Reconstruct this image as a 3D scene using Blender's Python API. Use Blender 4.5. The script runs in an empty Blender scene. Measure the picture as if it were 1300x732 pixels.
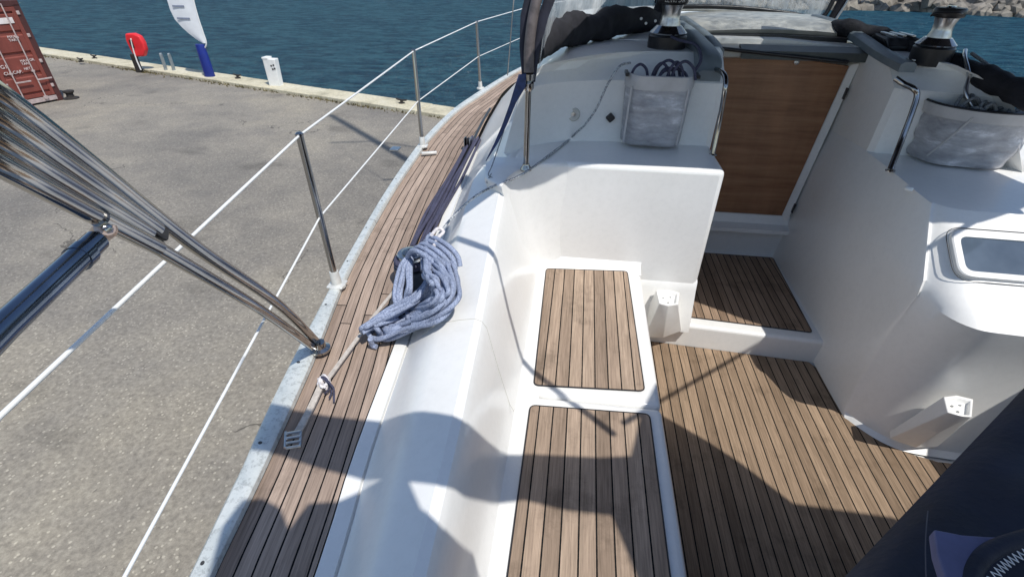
import bpy, bmesh, math, random
from mathutils import Vector, Matrix, noise
random.seed(7)
R=math.radians
# ---------------------------------------------------------------- camera model
F=631.0; CZ=1.8
def _n(v): return v.normalized()
eYc=Vector((100,-421,F)).normalized()
dn=Vector((-10,944,F)); dn=(dn-dn.dot(eYc)*eYc).normalized(); eZc=-dn; eXc=eYc.cross(eZc)
def ray(px,py):
    c=Vector((px-650,py-366,F)); return Vector((c.dot(eXc),c.dot(eYc),c.dot(eZc)))
def W(px,py,z):
    r=ray(px,py); t=(z-CZ)/r.z; return Vector((r.x*t,r.y*t,z))
def WY(px,py,y):
    r=ray(px,py); t=y/r.y; return Vector((r.x*t,y,CZ+r.z*t))
def WX(px,py,x):
    r=ray(px,py); t=x/r.x; return Vector((x,r.y*t,CZ+r.z*t))
scene=bpy.context.scene; col=scene.collection
# ---------------------------------------------------------------- materials
def newmat(name):
    m=bpy.data.materials.new(name); m.use_nodes=True
    nt=m.node_tree; b=nt.nodes['Principled BSDF']; return m,nt,b
def N(nt,t,**k):
    n=nt.nodes.new(t)
    for a,v in k.items(): setattr(n,a,v)
    return n
def lk(nt,a,b): nt.links.new(a,b)
def ramp(nt,fac,stops):
    r=N(nt,'ShaderNodeValToRGB'); e=r.color_ramp.elements
    while len(e)<len(stops): e.new(0.5)
    for i,(p,c) in enumerate(stops):
        e[i].position=p; e[i].color=(c[0],c[1],c[2],1) if hasattr(c,'__len__') else (c,c,c,1)
    lk(nt,fac,r.inputs[0]); return r.outputs[0]
def noisen(nt,scale,detail=4,rough=.55,vec=None,dim='3D'):
    n=N(nt,'ShaderNodeTexNoise'); n.inputs['Scale'].default_value=scale; n.inputs['Detail'].default_value=detail
    n.inputs['Roughness'].default_value=rough
    if vec is not None: lk(nt,vec,n.inputs['Vector'])
    return n.outputs['Fac']
def pos(nt): return N(nt,'ShaderNodeNewGeometry').outputs['Position']
def mapped(nt,vec,scale):
    m=N(nt,'ShaderNodeMapping'); m.inputs['Scale'].default_value=scale; lk(nt,vec,m.inputs['Vector']); return m.outputs[0]
def bump(nt,b,h,strength,dist=.01):
    n=N(nt,'ShaderNodeBump'); n.inputs['Strength'].default_value=strength; n.inputs['Distance'].default_value=dist
    lk(nt,h,n.inputs['Height']); lk(nt,n.outputs[0],b.inputs['Normal'])
def math_(nt,op,a,b=None,c=None):
    n=N(nt,'ShaderNodeMath',operation=op)
    for i,v in enumerate((a,b,c)):
        if v is None: continue
        if isinstance(v,(int,float)): n.inputs[i].default_value=v
        else: lk(nt,v,n.inputs[i])
    return n.outputs[0]
def mix(nt,f,a,b,mode='MIX'):
    n=N(nt,'ShaderNodeMix',data_type='RGBA',blend_type=mode)
    if isinstance(f,(int,float)): n.inputs[0].default_value=f
    else: lk(nt,f,n.inputs[0])
    for s,v in ((6,a),(7,b)):
        if isinstance(v,tuple): n.inputs[s].default_value=(*v[:3],1)
        else: lk(nt,v,n.inputs[s])
    return n.outputs[2]
def simple(name,c,rough=.5,metal=0,var=.12,scale=12,bmp=0,coat=0,dist=.004):
    m,nt,b=newmat(name); f=noisen(nt,scale,5,vec=pos(nt))
    lo=tuple(x*(1-var) for x in c); hi=tuple(min(1,x*(1+var)) for x in c)
    lk(nt,ramp(nt,f,[(.3,lo),(.7,hi)]),b.inputs['Base Color'])
    b.inputs['Roughness'].default_value=rough; b.inputs['Metallic'].default_value=metal
    if coat: b.inputs['Coat Weight'].default_value=coat; b.inputs['Coat Roughness'].default_value=.1
    if bmp: bump(nt,b,noisen(nt,scale*6,6,vec=pos(nt)),bmp,dist)
    return m
def gelcoat():
    m,nt,b=newmat('gelcoat'); p=pos(nt)
    big=noisen(nt,2.2,5,.6,p); fine=noisen(nt,160,2,.5,p)
    c=ramp(nt,big,[(.2,(.77,.765,.74)),(.8,(.85,.845,.825))])
    dirt=ramp(nt,noisen(nt,38,6,.75,p),[(.45,1.0),(.95,.90)])
    lk(nt,mix(nt,1.0,c,dirt,'MULTIPLY'),b.inputs['Base Color'])
    lk(nt,ramp(nt,big,[(.1,.24),(.9,.40)]),b.inputs['Roughness'])
    b.inputs['Coat Weight'].default_value=.25; b.inputs['Coat Roughness'].default_value=.12
    bump(nt,b,fine,.05,.001); return m
def teak(name,pitch,w,u0=0.0,tone=(.30,.215,.155),joints=False,dark=.012):
    m,nt,b=newmat(name)
    uv=N(nt,'ShaderNodeUVMap').outputs[0]; s=N(nt,'ShaderNodeSeparateXYZ'); lk(nt,uv,s.inputs[0])
    u=math_(nt,'DIVIDE',math_(nt,'ADD',s.outputs[0],-u0),pitch); fl=math_(nt,'FLOOR',u); fr=math_(nt,'FRACT',u)
    d=math_(nt,'MULTIPLY',math_(nt,'SUBTRACT',.5,math_(nt,'ABSOLUTE',math_(nt,'SUBTRACT',fr,.5))),pitch)
    wob=math_(nt,'MULTIPLY',math_(nt,'ADD',noisen(nt,60,3,vec=uv),-.5),.0012)
    seam=math_(nt,'LESS_THAN',math_(nt,'ADD',d,wob),w/2)
    wn=N(nt,'ShaderNodeTexWhiteNoise',noise_dimensions='1D')
    if joints:
        w0=N(nt,'ShaderNodeTexWhiteNoise',noise_dimensions='1D'); lk(nt,math_(nt,'MULTIPLY',fl,1.37),w0.inputs['W'])
        t=math_(nt,'DIVIDE',math_(nt,'ADD',s.outputs[1],math_(nt,'MULTIPLY',w0.outputs[0],7.3)),2.3)
        tf=math_(nt,'FRACT',t); tl=math_(nt,'FLOOR',t)
        seam=math_(nt,'MAXIMUM',seam,math_(nt,'LESS_THAN',math_(nt,'MULTIPLY',tf,2.3),.0045))
        lk(nt,math_(nt,'ADD',fl,math_(nt,'MULTIPLY',tl,17.3)),wn.inputs['W'])
    else: lk(nt,fl,wn.inputs['W'])
    cb=N(nt,'ShaderNodeCombineXYZ'); lk(nt,s.outputs[0],cb.inputs[0]); lk(nt,s.outputs[1],cb.inputs[1]); lk(nt,math_(nt,'MULTIPLY',wn.outputs[0],9.),cb.inputs[2])
    g=noisen(nt,1,7,.7,mapped(nt,cb.outputs[0],(190,6,1))); g2=noisen(nt,1,4,.6,mapped(nt,cb.outputs[0],(22,2.2,1)))
    lo=tuple(x*.60 for x in tone); hi=tuple(x*1.38 for x in tone)
    base=ramp(nt,g,[(.28,lo),(.52,tone),(.75,hi)])
    base=mix(nt,1.0,base,ramp(nt,g2,[(.3,(.82,.80,.78)),(.7,(1.12,1.1,1.08))]),'MULTIPLY')
    base=mix(nt,1.0,base,ramp(nt,wn.outputs[0],[(0,(.78,.76,.75)),(.5,(1,.98,.97)),(1,(1.20,1.19,1.18))]),'MULTIPLY')
    st=ramp(nt,noisen(nt,5,6,.7,pos(nt)),[(.54,1.0),(.66,.74)]); base=mix(nt,1.0,base,st,'MULTIPLY')
    lk(nt,mix(nt,seam,base,(dark,dark,dark)),b.inputs['Base Color'])
    b.inputs['Roughness'].default_value=.68; b.inputs['Specular IOR Level'].default_value=.06
    h=math_(nt,'SUBTRACT',math_(nt,'MULTIPLY',g,.25),seam); bump(nt,b,h,.5,.0015); return m
M={}
M['gel']=gelcoat()
M['teak_seat']=teak('seat teak',.0496,.0048,-.053,(.345,.27,.21))
M['teak_sole']=teak('sole teak',.0467,.0052,.511,(.275,.205,.145))
M['teak_step']=teak('step teak',.0425,.0046,.70,(.30,.22,.16))
M['teak_deck']=teak('deck teak',.0405,.0044,0,(.36,.285,.235),True)
M['steel']=simple('polished steel',(.38,.375,.365),.13,1,.06,30)
M['steel_dull']=simple('brushed steel',(.50,.51,.52),.28,1,.15,60)
M['alu']=simple('anodised aluminium',(.46,.48,.48),.42,.75,.14,40)
M['black']=simple('black plastic',(.015,.015,.018),.35,0,.2,30)
M['blackcloth']=simple('black canvas',(.012,.012,.017),.85,0,.4,22,.5)
M['navy']=simple('navy canvas',(.011,.013,.028),.72,0,.35,9,.6)
M['navystrap']=simple('navy webbing',(.02,.035,.10),.7,0,.3,60,.3)
M['leather']=simple('brown grey sleeve',(.10,.085,.085),.5,0,.35,40,.3)
M['greyplastic']=simple('grey plastic trim',(.16,.19,.21),.38,0,.12,20)
M['darkgrey']=simple('dark grey trim',(.06,.07,.07),.4,0,.15,20)
M['lightgrey']=simple('warm grey moulding',(.50,.49,.45),.35,0,.12,12)
M['smoke']=simple('smoked acrylic',(.045,.055,.075),.06,0,.1,4)
M['wire']=simple('white coated wire',(.80,.80,.78),.4,0,.05,20)
M['lavender']=simple('lavender lining',(.12,.12,.22),.8,0,.12,20,.3)
M['thread']=simple('white thread',(.7,.7,.72),.7)
M['stitchgrey']=simple('grey thread',(.06,.06,.08),.7)
M['webbing']=simple('beige webbing',(.50,.45,.40),.8,0,.2,90,.4)
M['knot']=simple('white tape',(.72,.68,.68),.7,0,.15,60,.3)
M['socket']=simple('white socket',(.66,.66,.63),.35,.2,.1,40)
M['copper']=simple('pinkish bronze',(.55,.42,.34),.35,.7,.2,80)
M['bluesteel']=simple('dark polished tube',(.14,.18,.25),.12,.95,.2,14)
# flecked rope / blue rope
def rope(name,a,b_,scale=300,rough=.8):
    m,nt,b=newmat(name)
    v=N(nt,'ShaderNodeTexVoronoi'); v.inputs['Scale'].default_value=scale; lk(nt,pos(nt),v.inputs['Vector'])
    f=noisen(nt,14,4,.6,pos(nt))
    c=ramp(nt,v.outputs['Distance'],[(.2,a),(.55,b_)]); c=mix(nt,1.0,c,ramp(nt,f,[(.3,.78),(.7,1.12)]),'MULTIPLY')
    lk(nt,c,b.inputs['Base Color']); b.inputs['Roughness'].default_value=rough
    bump(nt,b,v.outputs['Distance'],.6,.002); return m
M['bluerope']=rope('blue grey rope',(.15,.185,.29),(.32,.37,.50),190)
M['fleck']=rope('flecked rope',(.05,.055,.07),(.46,.48,.50),120)
M['darkrope']=rope('dark purple rope',(.025,.025,.05),(.07,.07,.12),220)
M['greyrope']=rope('grey rope',(.10,.11,.13),(.26,.28,.30),200)
def mesh_cloth():
    m,nt,b=newmat('grey net cloth'); p=pos(nt)
    f=noisen(nt,1,6,.65,mapped(nt,p,(9,9,26)))
    c=ramp(nt,f,[(.34,(.27,.27,.29)),(.56,(.42,.42,.44)),(.70,(.70,.70,.73))])
    lk(nt,c,b.inputs['Base Color']); b.inputs['Roughness'].default_value=.5
    bump(nt,b,f,.8,.01); return m
M['net']=mesh_cloth()
M['greyband']=simple('grey vinyl band',(.47,.46,.46),.5,0,.1,14,.15)
def vinylmat(name,col,lo,hi,sc):
    m,nt,b=newmat(name); p=pos(nt); f=noisen(nt,1,6,.65,mapped(nt,p,sc))
    b.inputs['Base Color'].default_value=(*col,1); b.inputs['Roughness'].default_value=.12; bump(nt,b,f,.8,.02)
    t=N(nt,'ShaderNodeBsdfTransparent'); t.inputs[0].default_value=(.93,.95,.96,1)
    mx=N(nt,'ShaderNodeMixShader'); lk(nt,ramp(nt,f,[(.38,lo),(.56,(lo+hi)/2),(.70,hi)]),mx.inputs[0])
    lk(nt,t.outputs[0],mx.inputs[1]); lk(nt,b.outputs[0],mx.inputs[2])
    lk(nt,mx.outputs[0],nt.nodes['Material Output'].inputs[0]); return m
M['vinyl']=vinylmat('clear vinyl window',(.75,.78,.80),.10,.55,(14,14,3))
M['vinyl2']=vinylmat('creased vinyl',(.78,.83,.88),.45,.95,(16,5,4))
def wood():
    m,nt,b=newmat('varnished plywood'); p=pos(nt)
    f=noisen(nt,1,7,.65,mapped(nt,p,(2.2,20,34))); g=noisen(nt,1,4,.6,mapped(nt,p,(7,2,1.6)))
    c=ramp(nt,f,[(.3,(.19,.088,.042)),(.5,(.275,.135,.068)),(.72,(.35,.185,.098))])
    c=mix(nt,1.0,c,ramp(nt,g,[(.3,(.80,.78,.76)),(.7,(1.18,1.14,1.1))]),'MULTIPLY')
    lk(nt,c,b.inputs['Base Color']); b.inputs['Roughness'].default_value=.42
    bump(nt,b,f,.12,.002); return m
M['wood']=wood()
def toerail():
    m,nt,b=newmat('toe rail alloy'); uv=N(nt,'ShaderNodeUVMap').outputs[0]
    s=N(nt,'ShaderNodeSeparateXYZ'); lk(nt,uv,s.inputs[0])
    f=noisen(nt,7,6,.7,pos(nt)); f2=noisen(nt,70,4,.7,pos(nt))
    c=ramp(nt,f,[(.3,(.52,.56,.55)),(.55,(.68,.71,.69)),(.75,(.76,.77,.74))])
    c=mix(nt,1.0,c,ramp(nt,f2,[(.36,.72),(.5,1.0)]),'MULTIPLY')
    # drain / bolt holes every 0.2 m in the middle of the strip
    a=math_(nt,'MULTIPLY',math_(nt,'SUBTRACT',math_(nt,'FRACT',math_(nt,'DIVIDE',s.outputs[1],.31)),.5),.31)
    e=math_(nt,'SUBTRACT',s.outputs[0],.55); e=math_(nt,'MULTIPLY',e,.055)
    r=math_(nt,'SQRT',math_(nt,'ADD',math_(nt,'POWER',a,2.),math_(nt,'POWER',math_(nt,'MULTIPLY',e,1.),2.)))
    hole=math_(nt,'LESS_THAN',r,.005)
    joint=math_(nt,'LESS_THAN',math_(nt,'FRACT',math_(nt,'DIVIDE',s.outputs[1],2.1)),.0016)
    lk(nt,mix(nt,math_(nt,'MAXIMUM',hole,joint),c,(.06,.06,.06)),b.inputs['Base Color'])
    b.inputs['Metallic'].default_value=.25; b.inputs['Roughness'].default_value=.42
    return m
M['toerail']=toerail()
def asphalt():
    m,nt,b=newmat('asphalt'); p=pos(nt)
    big=noisen(nt,.20,6,.62,p); mid=noisen(nt,1.1,6,.7,p)
    v=N(nt,'ShaderNodeTexVoronoi'); v.inputs['Scale'].default_value=30; lk(nt,p,v.inputs['Vector'])
    sp=N(nt,'ShaderNodeSeparateColor'); lk(nt,v.outputs['Color'],sp.inputs[0])
    fine=noisen(nt,22,6,.75,p)
    c=ramp(nt,fine,[(.28,(.145,.131,.112)),(.5,(.235,.214,.181)),(.72,(.335,.308,.262))])
    stone=math_(nt,'MULTIPLY',math_(nt,'GREATER_THAN',sp.outputs[0],.80),math_(nt,'LESS_THAN',v.outputs['Distance'],.34))
    c=mix(nt,math_(nt,'MULTIPLY',stone,.5),c,(.52,.48,.40))
    c=mix(nt,1.0,c,ramp(nt,big,[(.36,(.74,.75,.78)),(.5,(1,1,1)),(.64,(1.18,1.16,1.10))]),'MULTIPLY')
    c=mix(nt,1.0,c,ramp(nt,mid,[(.3,(.84,.84,.86)),(.7,(1.14,1.13,1.10))]),'MULTIPLY')
    w_=noisen(nt,.9,4,.6,p); cb=N(nt,'ShaderNodeVectorMath',operation='ADD'); lk(nt,p,cb.inputs[0])
    cc=N(nt,'ShaderNodeCombineXYZ'); lk(nt,math_(nt,'MULTIPLY',w_,2.2),cc.inputs[0]); lk(nt,math_(nt,'MULTIPLY',noisen(nt,1.3,4,.6,p),1.6),cc.inputs[1]); lk(nt,cc.outputs[0],cb.inputs[1])
    cv=N(nt,'ShaderNodeTexVoronoi',feature='DISTANCE_TO_EDGE'); cv.inputs['Scale'].default_value=.23; lk(nt,cb.outputs[0],cv.inputs['Vector'])
    crack=math_(nt,'MULTIPLY',math_(nt,'LESS_THAN',cv.outputs['Distance'],.0032),math_(nt,'GREATER_THAN',noisen(nt,.35,3,.6,p),.50))
    c=mix(nt,math_(nt,'MULTIPLY',crack,.65),c,(.045,.04,.034))
    st=ramp(nt,noisen(nt,.55,5,.55,mapped(nt,p,(1,1.6,1))),[(.60,1.0),(.70,.72)]); c=mix(nt,1.0,c,st,'MULTIPLY')
    lk(nt,c,b.inputs['Base Color']); b.inputs['Roughness'].default_value=.9
    bump(nt,b,math_(nt,'ADD',fine,math_(nt,'MULTIPLY',stone,.5)),.7,.006); return m
M['asphalt']=asphalt()
def concrete():
    m,nt,b=newmat('quay coping'); p=pos(nt)
    f=noisen(nt,1.1,7,.7,p); g=noisen(nt,14,5,.7,p)
    c=ramp(nt,f,[(.3,(.34,.31,.22)),(.48,(.55,.50,.36)),(.7,(.62,.58,.46))])
    c=mix(nt,1.0,c,ramp(nt,g,[(.3,.72),(.55,1.05)]),'MULTIPLY')
    lk(nt,c,b.inputs['Base Color']); b.inputs['Roughness'].default_value=.9; bump(nt,b,g,.5,.01); return m
M['concrete']=concrete()
def water():
    m,nt,b=newmat('sea water'); p=pos(nt)
    a=noisen(nt,1,5,.62,mapped(nt,p,(.75,1.35,1))); c2=noisen(nt,1,4,.6,mapped(nt,p,(3.6,5.5,1))); l=noisen(nt,.06,4,.5,p)
    h=math_(nt,'ADD',math_(nt,'MULTIPLY',a,1.0),math_(nt,'MULTIPLY',c2,.28))
    c=ramp(nt,l,[(.35,(.008,.040,.078)),(.65,(.012,.053,.090))])
    c=mix(nt,ramp(nt,h,[(.52,0.),(.74,.85)]),c,(.035,.110,.150))
    bn=N(nt,'ShaderNodeBump'); bn.inputs['Strength'].default_value=1.0; bn.inputs['Distance'].default_value=1.1; lk(nt,h,bn.inputs['Height'])
    df=N(nt,'ShaderNodeBsdfDiffuse'); lk(nt,c,df.inputs[0]); lk(nt,bn.outputs[0],df.inputs['Normal'])
    gl=N(nt,'ShaderNodeBsdfGlossy'); gl.inputs['Roughness'].default_value=.10; lk(nt,bn.outputs[0],gl.inputs['Normal']); gl.inputs[0].default_value=(.80,.90,1,1)
    fr_=N(nt,'ShaderNodeFresnel'); fr_.inputs[0].default_value=1.33; lk(nt,bn.outputs[0],fr_.inputs['Normal'])
    ms_=N(nt,'ShaderNodeMixShader'); lk(nt,math_(nt,'ADD',math_(nt,'MULTIPLY',fr_.outputs[0],.26),.01),ms_.inputs[0]); lk(nt,df.outputs[0],ms_.inputs[1]); lk(nt,gl.outputs[0],ms_.inputs[2])
    lk(nt,ms_.outputs[0],nt.nodes['Material Output'].inputs[0]); return m
M['water']=water()
def rock():
    m,nt,b=newmat('breakwater stone'); p=pos(nt)
    f=noisen(nt,.9,7,.7,p); g=noisen(nt,.25,3,.6,p)
    c=ramp(nt,f,[(.3,(.10,.09,.075)),(.5,(.22,.20,.17)),(.72,(.36,.33,.28))])
    c=mix(nt,1.0,c,ramp(nt,g,[(.3,(.75,.75,.78)),(.7,(1.15,1.12,1.05))]),'MULTIPLY')
    lk(nt,c,b.inputs['Base Color']); b.inputs['Roughness'].default_value=.9; bump(nt,b,f,.8,.1); return m
M['rock']=rock()
def contpaint(name,c):
    m,nt,b=newmat(name); p=pos(nt)
    f=noisen(nt,1,6,.7,mapped(nt,p,(3,3,.8))); g=noisen(nt,9,6,.75,p)
    k=ramp(nt,f,[(.3,tuple(x*.72 for x in c)),(.6,c),(.8,tuple(min(1,x*1.5) for x in c))])
    rust=ramp(nt,g,[(.62,0.),(.72,.8)]); k=mix(nt,rust,k,(.07,.030,.016))
    lk(nt,k,b.inputs['Base Color']); b.inputs['Roughness'].default_value=.6; return m
M['cred']=contpaint('container red',(.21,.050,.036))
M['cdark']=contpaint('container frame',(.075,.022,.020))
M['cbar']=simple('locking bar zinc',(.52,.42,.40),.5,.3,.2,10)
M['white']=simple('white plastic',(.78,.78,.76),.45,0,.06,6)
M['flagcloth']=simple('white flag cloth',(.74,.76,.78),.7,0,.07,3,.2)
M['flagprint']=simple('grey flag print',(.22,.25,.33),.7)
M['blue']=simple('royal blue vinyl',(.006,.022,.20),.5,0,.2,4)
M['red']=simple('signal red plastic',(.72,.028,.035),.45,0,.12,5)
M['galv']=simple('galvanised steel',(.40,.44,.46),.45,.8,.2,10)
M['darkiron']=simple('dark iron',(.04,.035,.032),.7,.3,.4,12)
M['plate']=simple('white plate',(.72,.66,.64),.5)
M['glass']=None
m,nt,b=newmat('tinted portlight'); b.inputs['Base Color'].default_value=(.075,.105,.145,1); b.inputs['Roughness'].default_value=.07; b.inputs['Coat Weight'].default_value=.5
f=noisen(nt,7,3,.5,pos(nt)); lk(nt,ramp(nt,f,[(.3,(.065,.09,.125)),(.7,(.11,.145,.19))]),b.inputs['Base Color']); M['glass']=m
# ---------------------------------------------------------------- mesh helpers
def smooth(me,angle=38):
    for p in me.polygons: p.use_smooth=True
    me.set_sharp_from_angle(angle=R(angle))
def link(name,bm,mat,parent=None,angle=38,bev=0,seg=3,keep=False):
    if not keep: bmesh.ops.recalc_face_normals(bm,faces=bm.faces)
    me=bpy.data.meshes.new(name); bm.to_mesh(me); bm.free()
    if mat is not None: me.materials.append(mat)
    smooth(me,angle)
    o=bpy.data.objects.new(name,me); col.objects.link(o)
    if parent is not None:
        o.parent=parent
        w=parent
        mat_=Matrix.Identity(4)
        chain=[]
        while w is not None: chain.append(w); w=w.parent
        for c in reversed(chain): mat_=mat_@c.matrix_basis
        if getattr(o,'_x',None) is None: o.matrix_basis=mat_.inverted()
    if bev:
        mo=o.modifiers.new('bevel','BEVEL'); mo.width=bev; mo.segments=seg; mo.limit_method='ANGLE'; mo.angle_limit=R(30); mo.harden_normals=False
    return o
def loc(name,bm,mat,parent,**k):
    """mesh given in the parent's own space"""
    o=link(name,bm,mat,parent,**k); o.matrix_basis=Matrix.Identity(4); return o
def empty(name,l=(0,0,0),rz=0):
    o=bpy.data.objects.new(name,None); col.objects.link(o); o.location=l; o.rotation_euler=(0,0,rz); o.empty_display_size=.2
    return o
def tag(o,label=None,cat=None,group=None,kind=None):
    if label: o['label']=label
    if cat: o['category']=cat
    if group: o['group']=group
    if kind: o['kind']=kind
    return o
def cr(pts,n=8,closed=False):
    pts=[Vector(p) for p in pts]; out=[]; k=len(pts)
    rng=range(k if closed else k-1)
    for i in rng:
        if closed: a,b,c,d=pts[(i-1)%k],pts[i],pts[(i+1)%k],pts[(i+2)%k]
        else: a,b,c,d=pts[max(i-1,0)],pts[i],pts[i+1],pts[min(i+2,k-1)]
        for j in range(n):
            t=j/n; out.append(.5*((2*b)+(c-a)*t+(2*a-5*b+4*c-d)*t*t+(3*b-a-3*c+d)*t**3))
    if not closed: out.append(pts[-1].copy())
    return out
def tube(bm,path,r,seg=10,closed=False,cap=True):
    path=[Vector(p) for p in path]; k=len(path); rings=[]; up=None
    for i,p in enumerate(path):
        if closed: t=path[(i+1)%k]-path[(i-1)%k]
        else: t=path[min(i+1,k-1)]-path[max(i-1,0)]
        t.normalize()
        if up is None:
            up=Vector((0,0,1)) if abs(t.z)<.9 else Vector((1,0,0))
        s=t.cross(up); 
        if s.length<1e-5: s=t.orthogonal()
        s.normalize(); up=s.cross(t).normalized()
        rr=r[i] if hasattr(r,'__len__') else r
        rings.append([bm.verts.new(p+rr*(math.cos(a)*s+math.sin(a)*up)) for a in (2*math.pi*j/seg for j in range(seg))])
    for i in range(k if closed else k-1):
        A,B=rings[i],rings[(i+1)%k]
        for j in range(seg): bm.faces.new((A[j],A[(j+1)%seg],B[(j+1)%seg],B[j]))
    if cap and not closed:
        bm.faces.new(rings[0][::-1]); bm.faces.new(rings[-1])
def tubeobj(name,path,r,mat,parent,seg=10,closed=False,sm=0,**k):
    bm=bmesh.new()
    if sm: path=cr(path,sm,closed)
    tube(bm,path,r,seg,closed); return link(name,bm,mat,parent,angle=50,**k)
def box(bm,lo,hi,mtx=None):
    vs=[bm.verts.new(Vector((x,y,z)) if mtx is None else mtx@Vector((x,y,z))) for x in (lo[0],hi[0]) for y in (lo[1],hi[1]) for z in (lo[2],hi[2])]
    for f in ((0,1,3,2),(4,6,7,5),(0,4,5,1),(2,3,7,6),(0,2,6,4),(1,5,7,3)): bm.faces.new([vs[i] for i in f])
def prism(bm,poly,z0,z1):
    A=[bm.verts.new((p[0],p[1],z0)) for p in poly]; B=[bm.verts.new((p[0],p[1],z1)) for p in poly]; n=len(poly)
    bm.faces.new(A[::-1]); bm.faces.new(B)
    for i in range(n): bm.faces.new((A[i],A[(i+1)%n],B[(i+1)%n],B[i]))
def loft(bm,rings,closed=True,cap=True,uv=None):
    V=[[bm.verts.new(p) for p in r] for r in rings]; n=len(V[0])
    for i in range(len(V)-1):
        for j in range(n if closed else n-1):
            bm.faces.new((V[i][j],V[i][(j+1)%n],V[i+1][(j+1)%n],V[i+1][j]))
    if cap and closed:
        bm.faces.new(V[0][::-1]); bm.faces.new(V[-1])
    return V
def lathe(bm,prof,c,seg=28,axis=Vector((0,0,1))):
    q=Vector((0,0,1)).rotation_difference(axis.normalized()); c=Vector(c); rings=[]
    for r,h in prof:
        rings.append([c+q@Vector((r*math.cos(2*math.pi*j/seg),r*math.sin(2*math.pi*j/seg),h)) for j in range(seg)])
    loft(bm,rings)
def interp(tab,y):
    if y<=tab[0][0]:
        (a,b),(c,d)=tab[0],tab[1]; return b+(y-a)*(d-b)/(c-a)
    for (a,b),(c,d) in zip(tab,tab[1:]):
        if y<=c: return b+(d-b)*(y-a)/(c-a)
    (a,b),(c,d)=tab[-2],tab[-1]; return d+(y-c)*(d-b)/(c-a)
def rounded(poly,r,n=5):
    out=[]; k=len(poly)
    for i in range(k):
        p=Vector(poly[i]).to_2d(); a=Vector(poly[i-1]).to_2d(); b=Vector(poly[(i+1)%k]).to_2d()
        da=(a-p); db=(b-p); ra=min(r,da.length*.45,db.length*.45); A=p+da.normalized()*ra; B=p+db.normalized()*ra
        for j in range(n+1):
            t=j/n; out.append(((1-t)**2)*A+2*t*(1-t)*p+t*t*B)
    return out
def flatpoly(name,poly,z,mat,parent,th=.006,cut=None):
    """thin panel with UV = metres (x across, y along)"""
    bm=bmesh.new(); prism(bm,poly,z-th,z)
    uvl=bm.loops.layers.uv.new('UVMap')
    for f in bm.faces:
        for l in f.loops: l[uvl].uv=(l.vert.co.x,l.vert.co.y)
    return link(name,bm,mat,parent)
# ================================================================= SETTING
Q=-1.9; WZ=-3.4
ux=Vector((1,-.353,0)).normalized(); uy=Vector((.353,1,0)).normalized()    # along / across the quay edge
E0=Vector((-10,16.17,0))
def qp(a,b,z): return E0+ux*a+uy*b+Vector((0,0,z))
bm=bmesh.new()
for f in ([qp(-400,-.42,Q),qp(300,-.42,Q),qp(300,-400,Q),qp(-400,-400,Q)],): bm.faces.new([bm.verts.new(p) for p in f])
tag(link('quay_pavement',bm,M['asphalt']),kind='structure')
bm=bmesh.new(); 
# coping with slightly uneven slabs
for i in range(-60,60):
    z=Q+.10+random.uniform(-.008,.008); a=i*2.0
    vs=[qp(a+.004,-.42,Q-.3),qp(a+1.996,-.42,Q-.3),qp(a+1.996,.42,Q-.3),qp(a+.004,.42,Q-.3)]
    A=[bm.verts.new(v) for v in vs]; B=[bm.verts.new(Vector((v.x,v.y,z))+uy*random.uniform(-.006,.006)) for v in vs]
    bm.faces.new(B)
    for j in range(4): bm.faces.new((A[j],A[(j+1)%4],B[(j+1)%4],B[j]))
tag(link('quay_kerb',bm,M['concrete'],bev=.02,seg=2),kind='structure')
bm=bmesh.new(); prism(bm,[qp(-400,.40,0),qp(300,.40,0),qp(300,-1,0),qp(-400,-1,0)],WZ-2,Q-.302)
tag(link('quay_wall',bm,M['concrete']),'pale stone quay face dropping to the water under the coping','quay wall')
bm=bmesh.new()
bm.faces.new([bm.verts.new(p) for p in (qp(-3000,.3,WZ),qp(3000,.3,WZ),qp(3000,4000,WZ),qp(-3000,4000,WZ))])
tag(link('sea_water',bm,M['water']),kind='structure')
# breakwater on the far side
bm=bmesh.new(); pth=[W(790,-6,WZ),W(870,5,WZ),W(980,11,WZ),W(1100,13,WZ),W(1200,16,WZ),W(1310,23,WZ),Vector((95,55,WZ))]
pth=cr(pth,10); rr=random.Random(3)
for i,p in enumerate(pth):
    t=(pth[min(i+1,len(pth)-1)]-pth[max(i-1,0)]).normalized(); nrm=Vector((-t.y,t.x,0))
for layer in range(12):
    for i in range(len(pth)-1):
        t=(pth[i+1]-pth[i]); L=t.length; t.normalize(); nrm=Vector((-t.y,t.x,0))
        if nrm.y<0: nrm=-nrm
        s=0
        while s<L:
            sz=rr.uniform(.8,2.0)
            c=pth[i]+t*s+nrm*(layer*1.15+rr.uniform(-.4,.4)); c.z=WZ+layer*.42+rr.uniform(-.2,.3)
            mt=Matrix.Translation(c)@Matrix.Rotation(rr.uniform(0,3.1),4,Vector((rr.random(),rr.random(),rr.random()+.1)).normalized())
            r0=bmesh.ops.create_icosphere(bm,subdivisions=1,radius=sz*.62,matrix=mt)
            for v in r0['verts']: v.co+=(v.co-c)*rr.uniform(-.3,.25)
            s+=sz*.95
tag(link('breakwater',bm,M['rock'],angle=20),'grey brown rock breakwater across the water at top right','breakwater')
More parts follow.
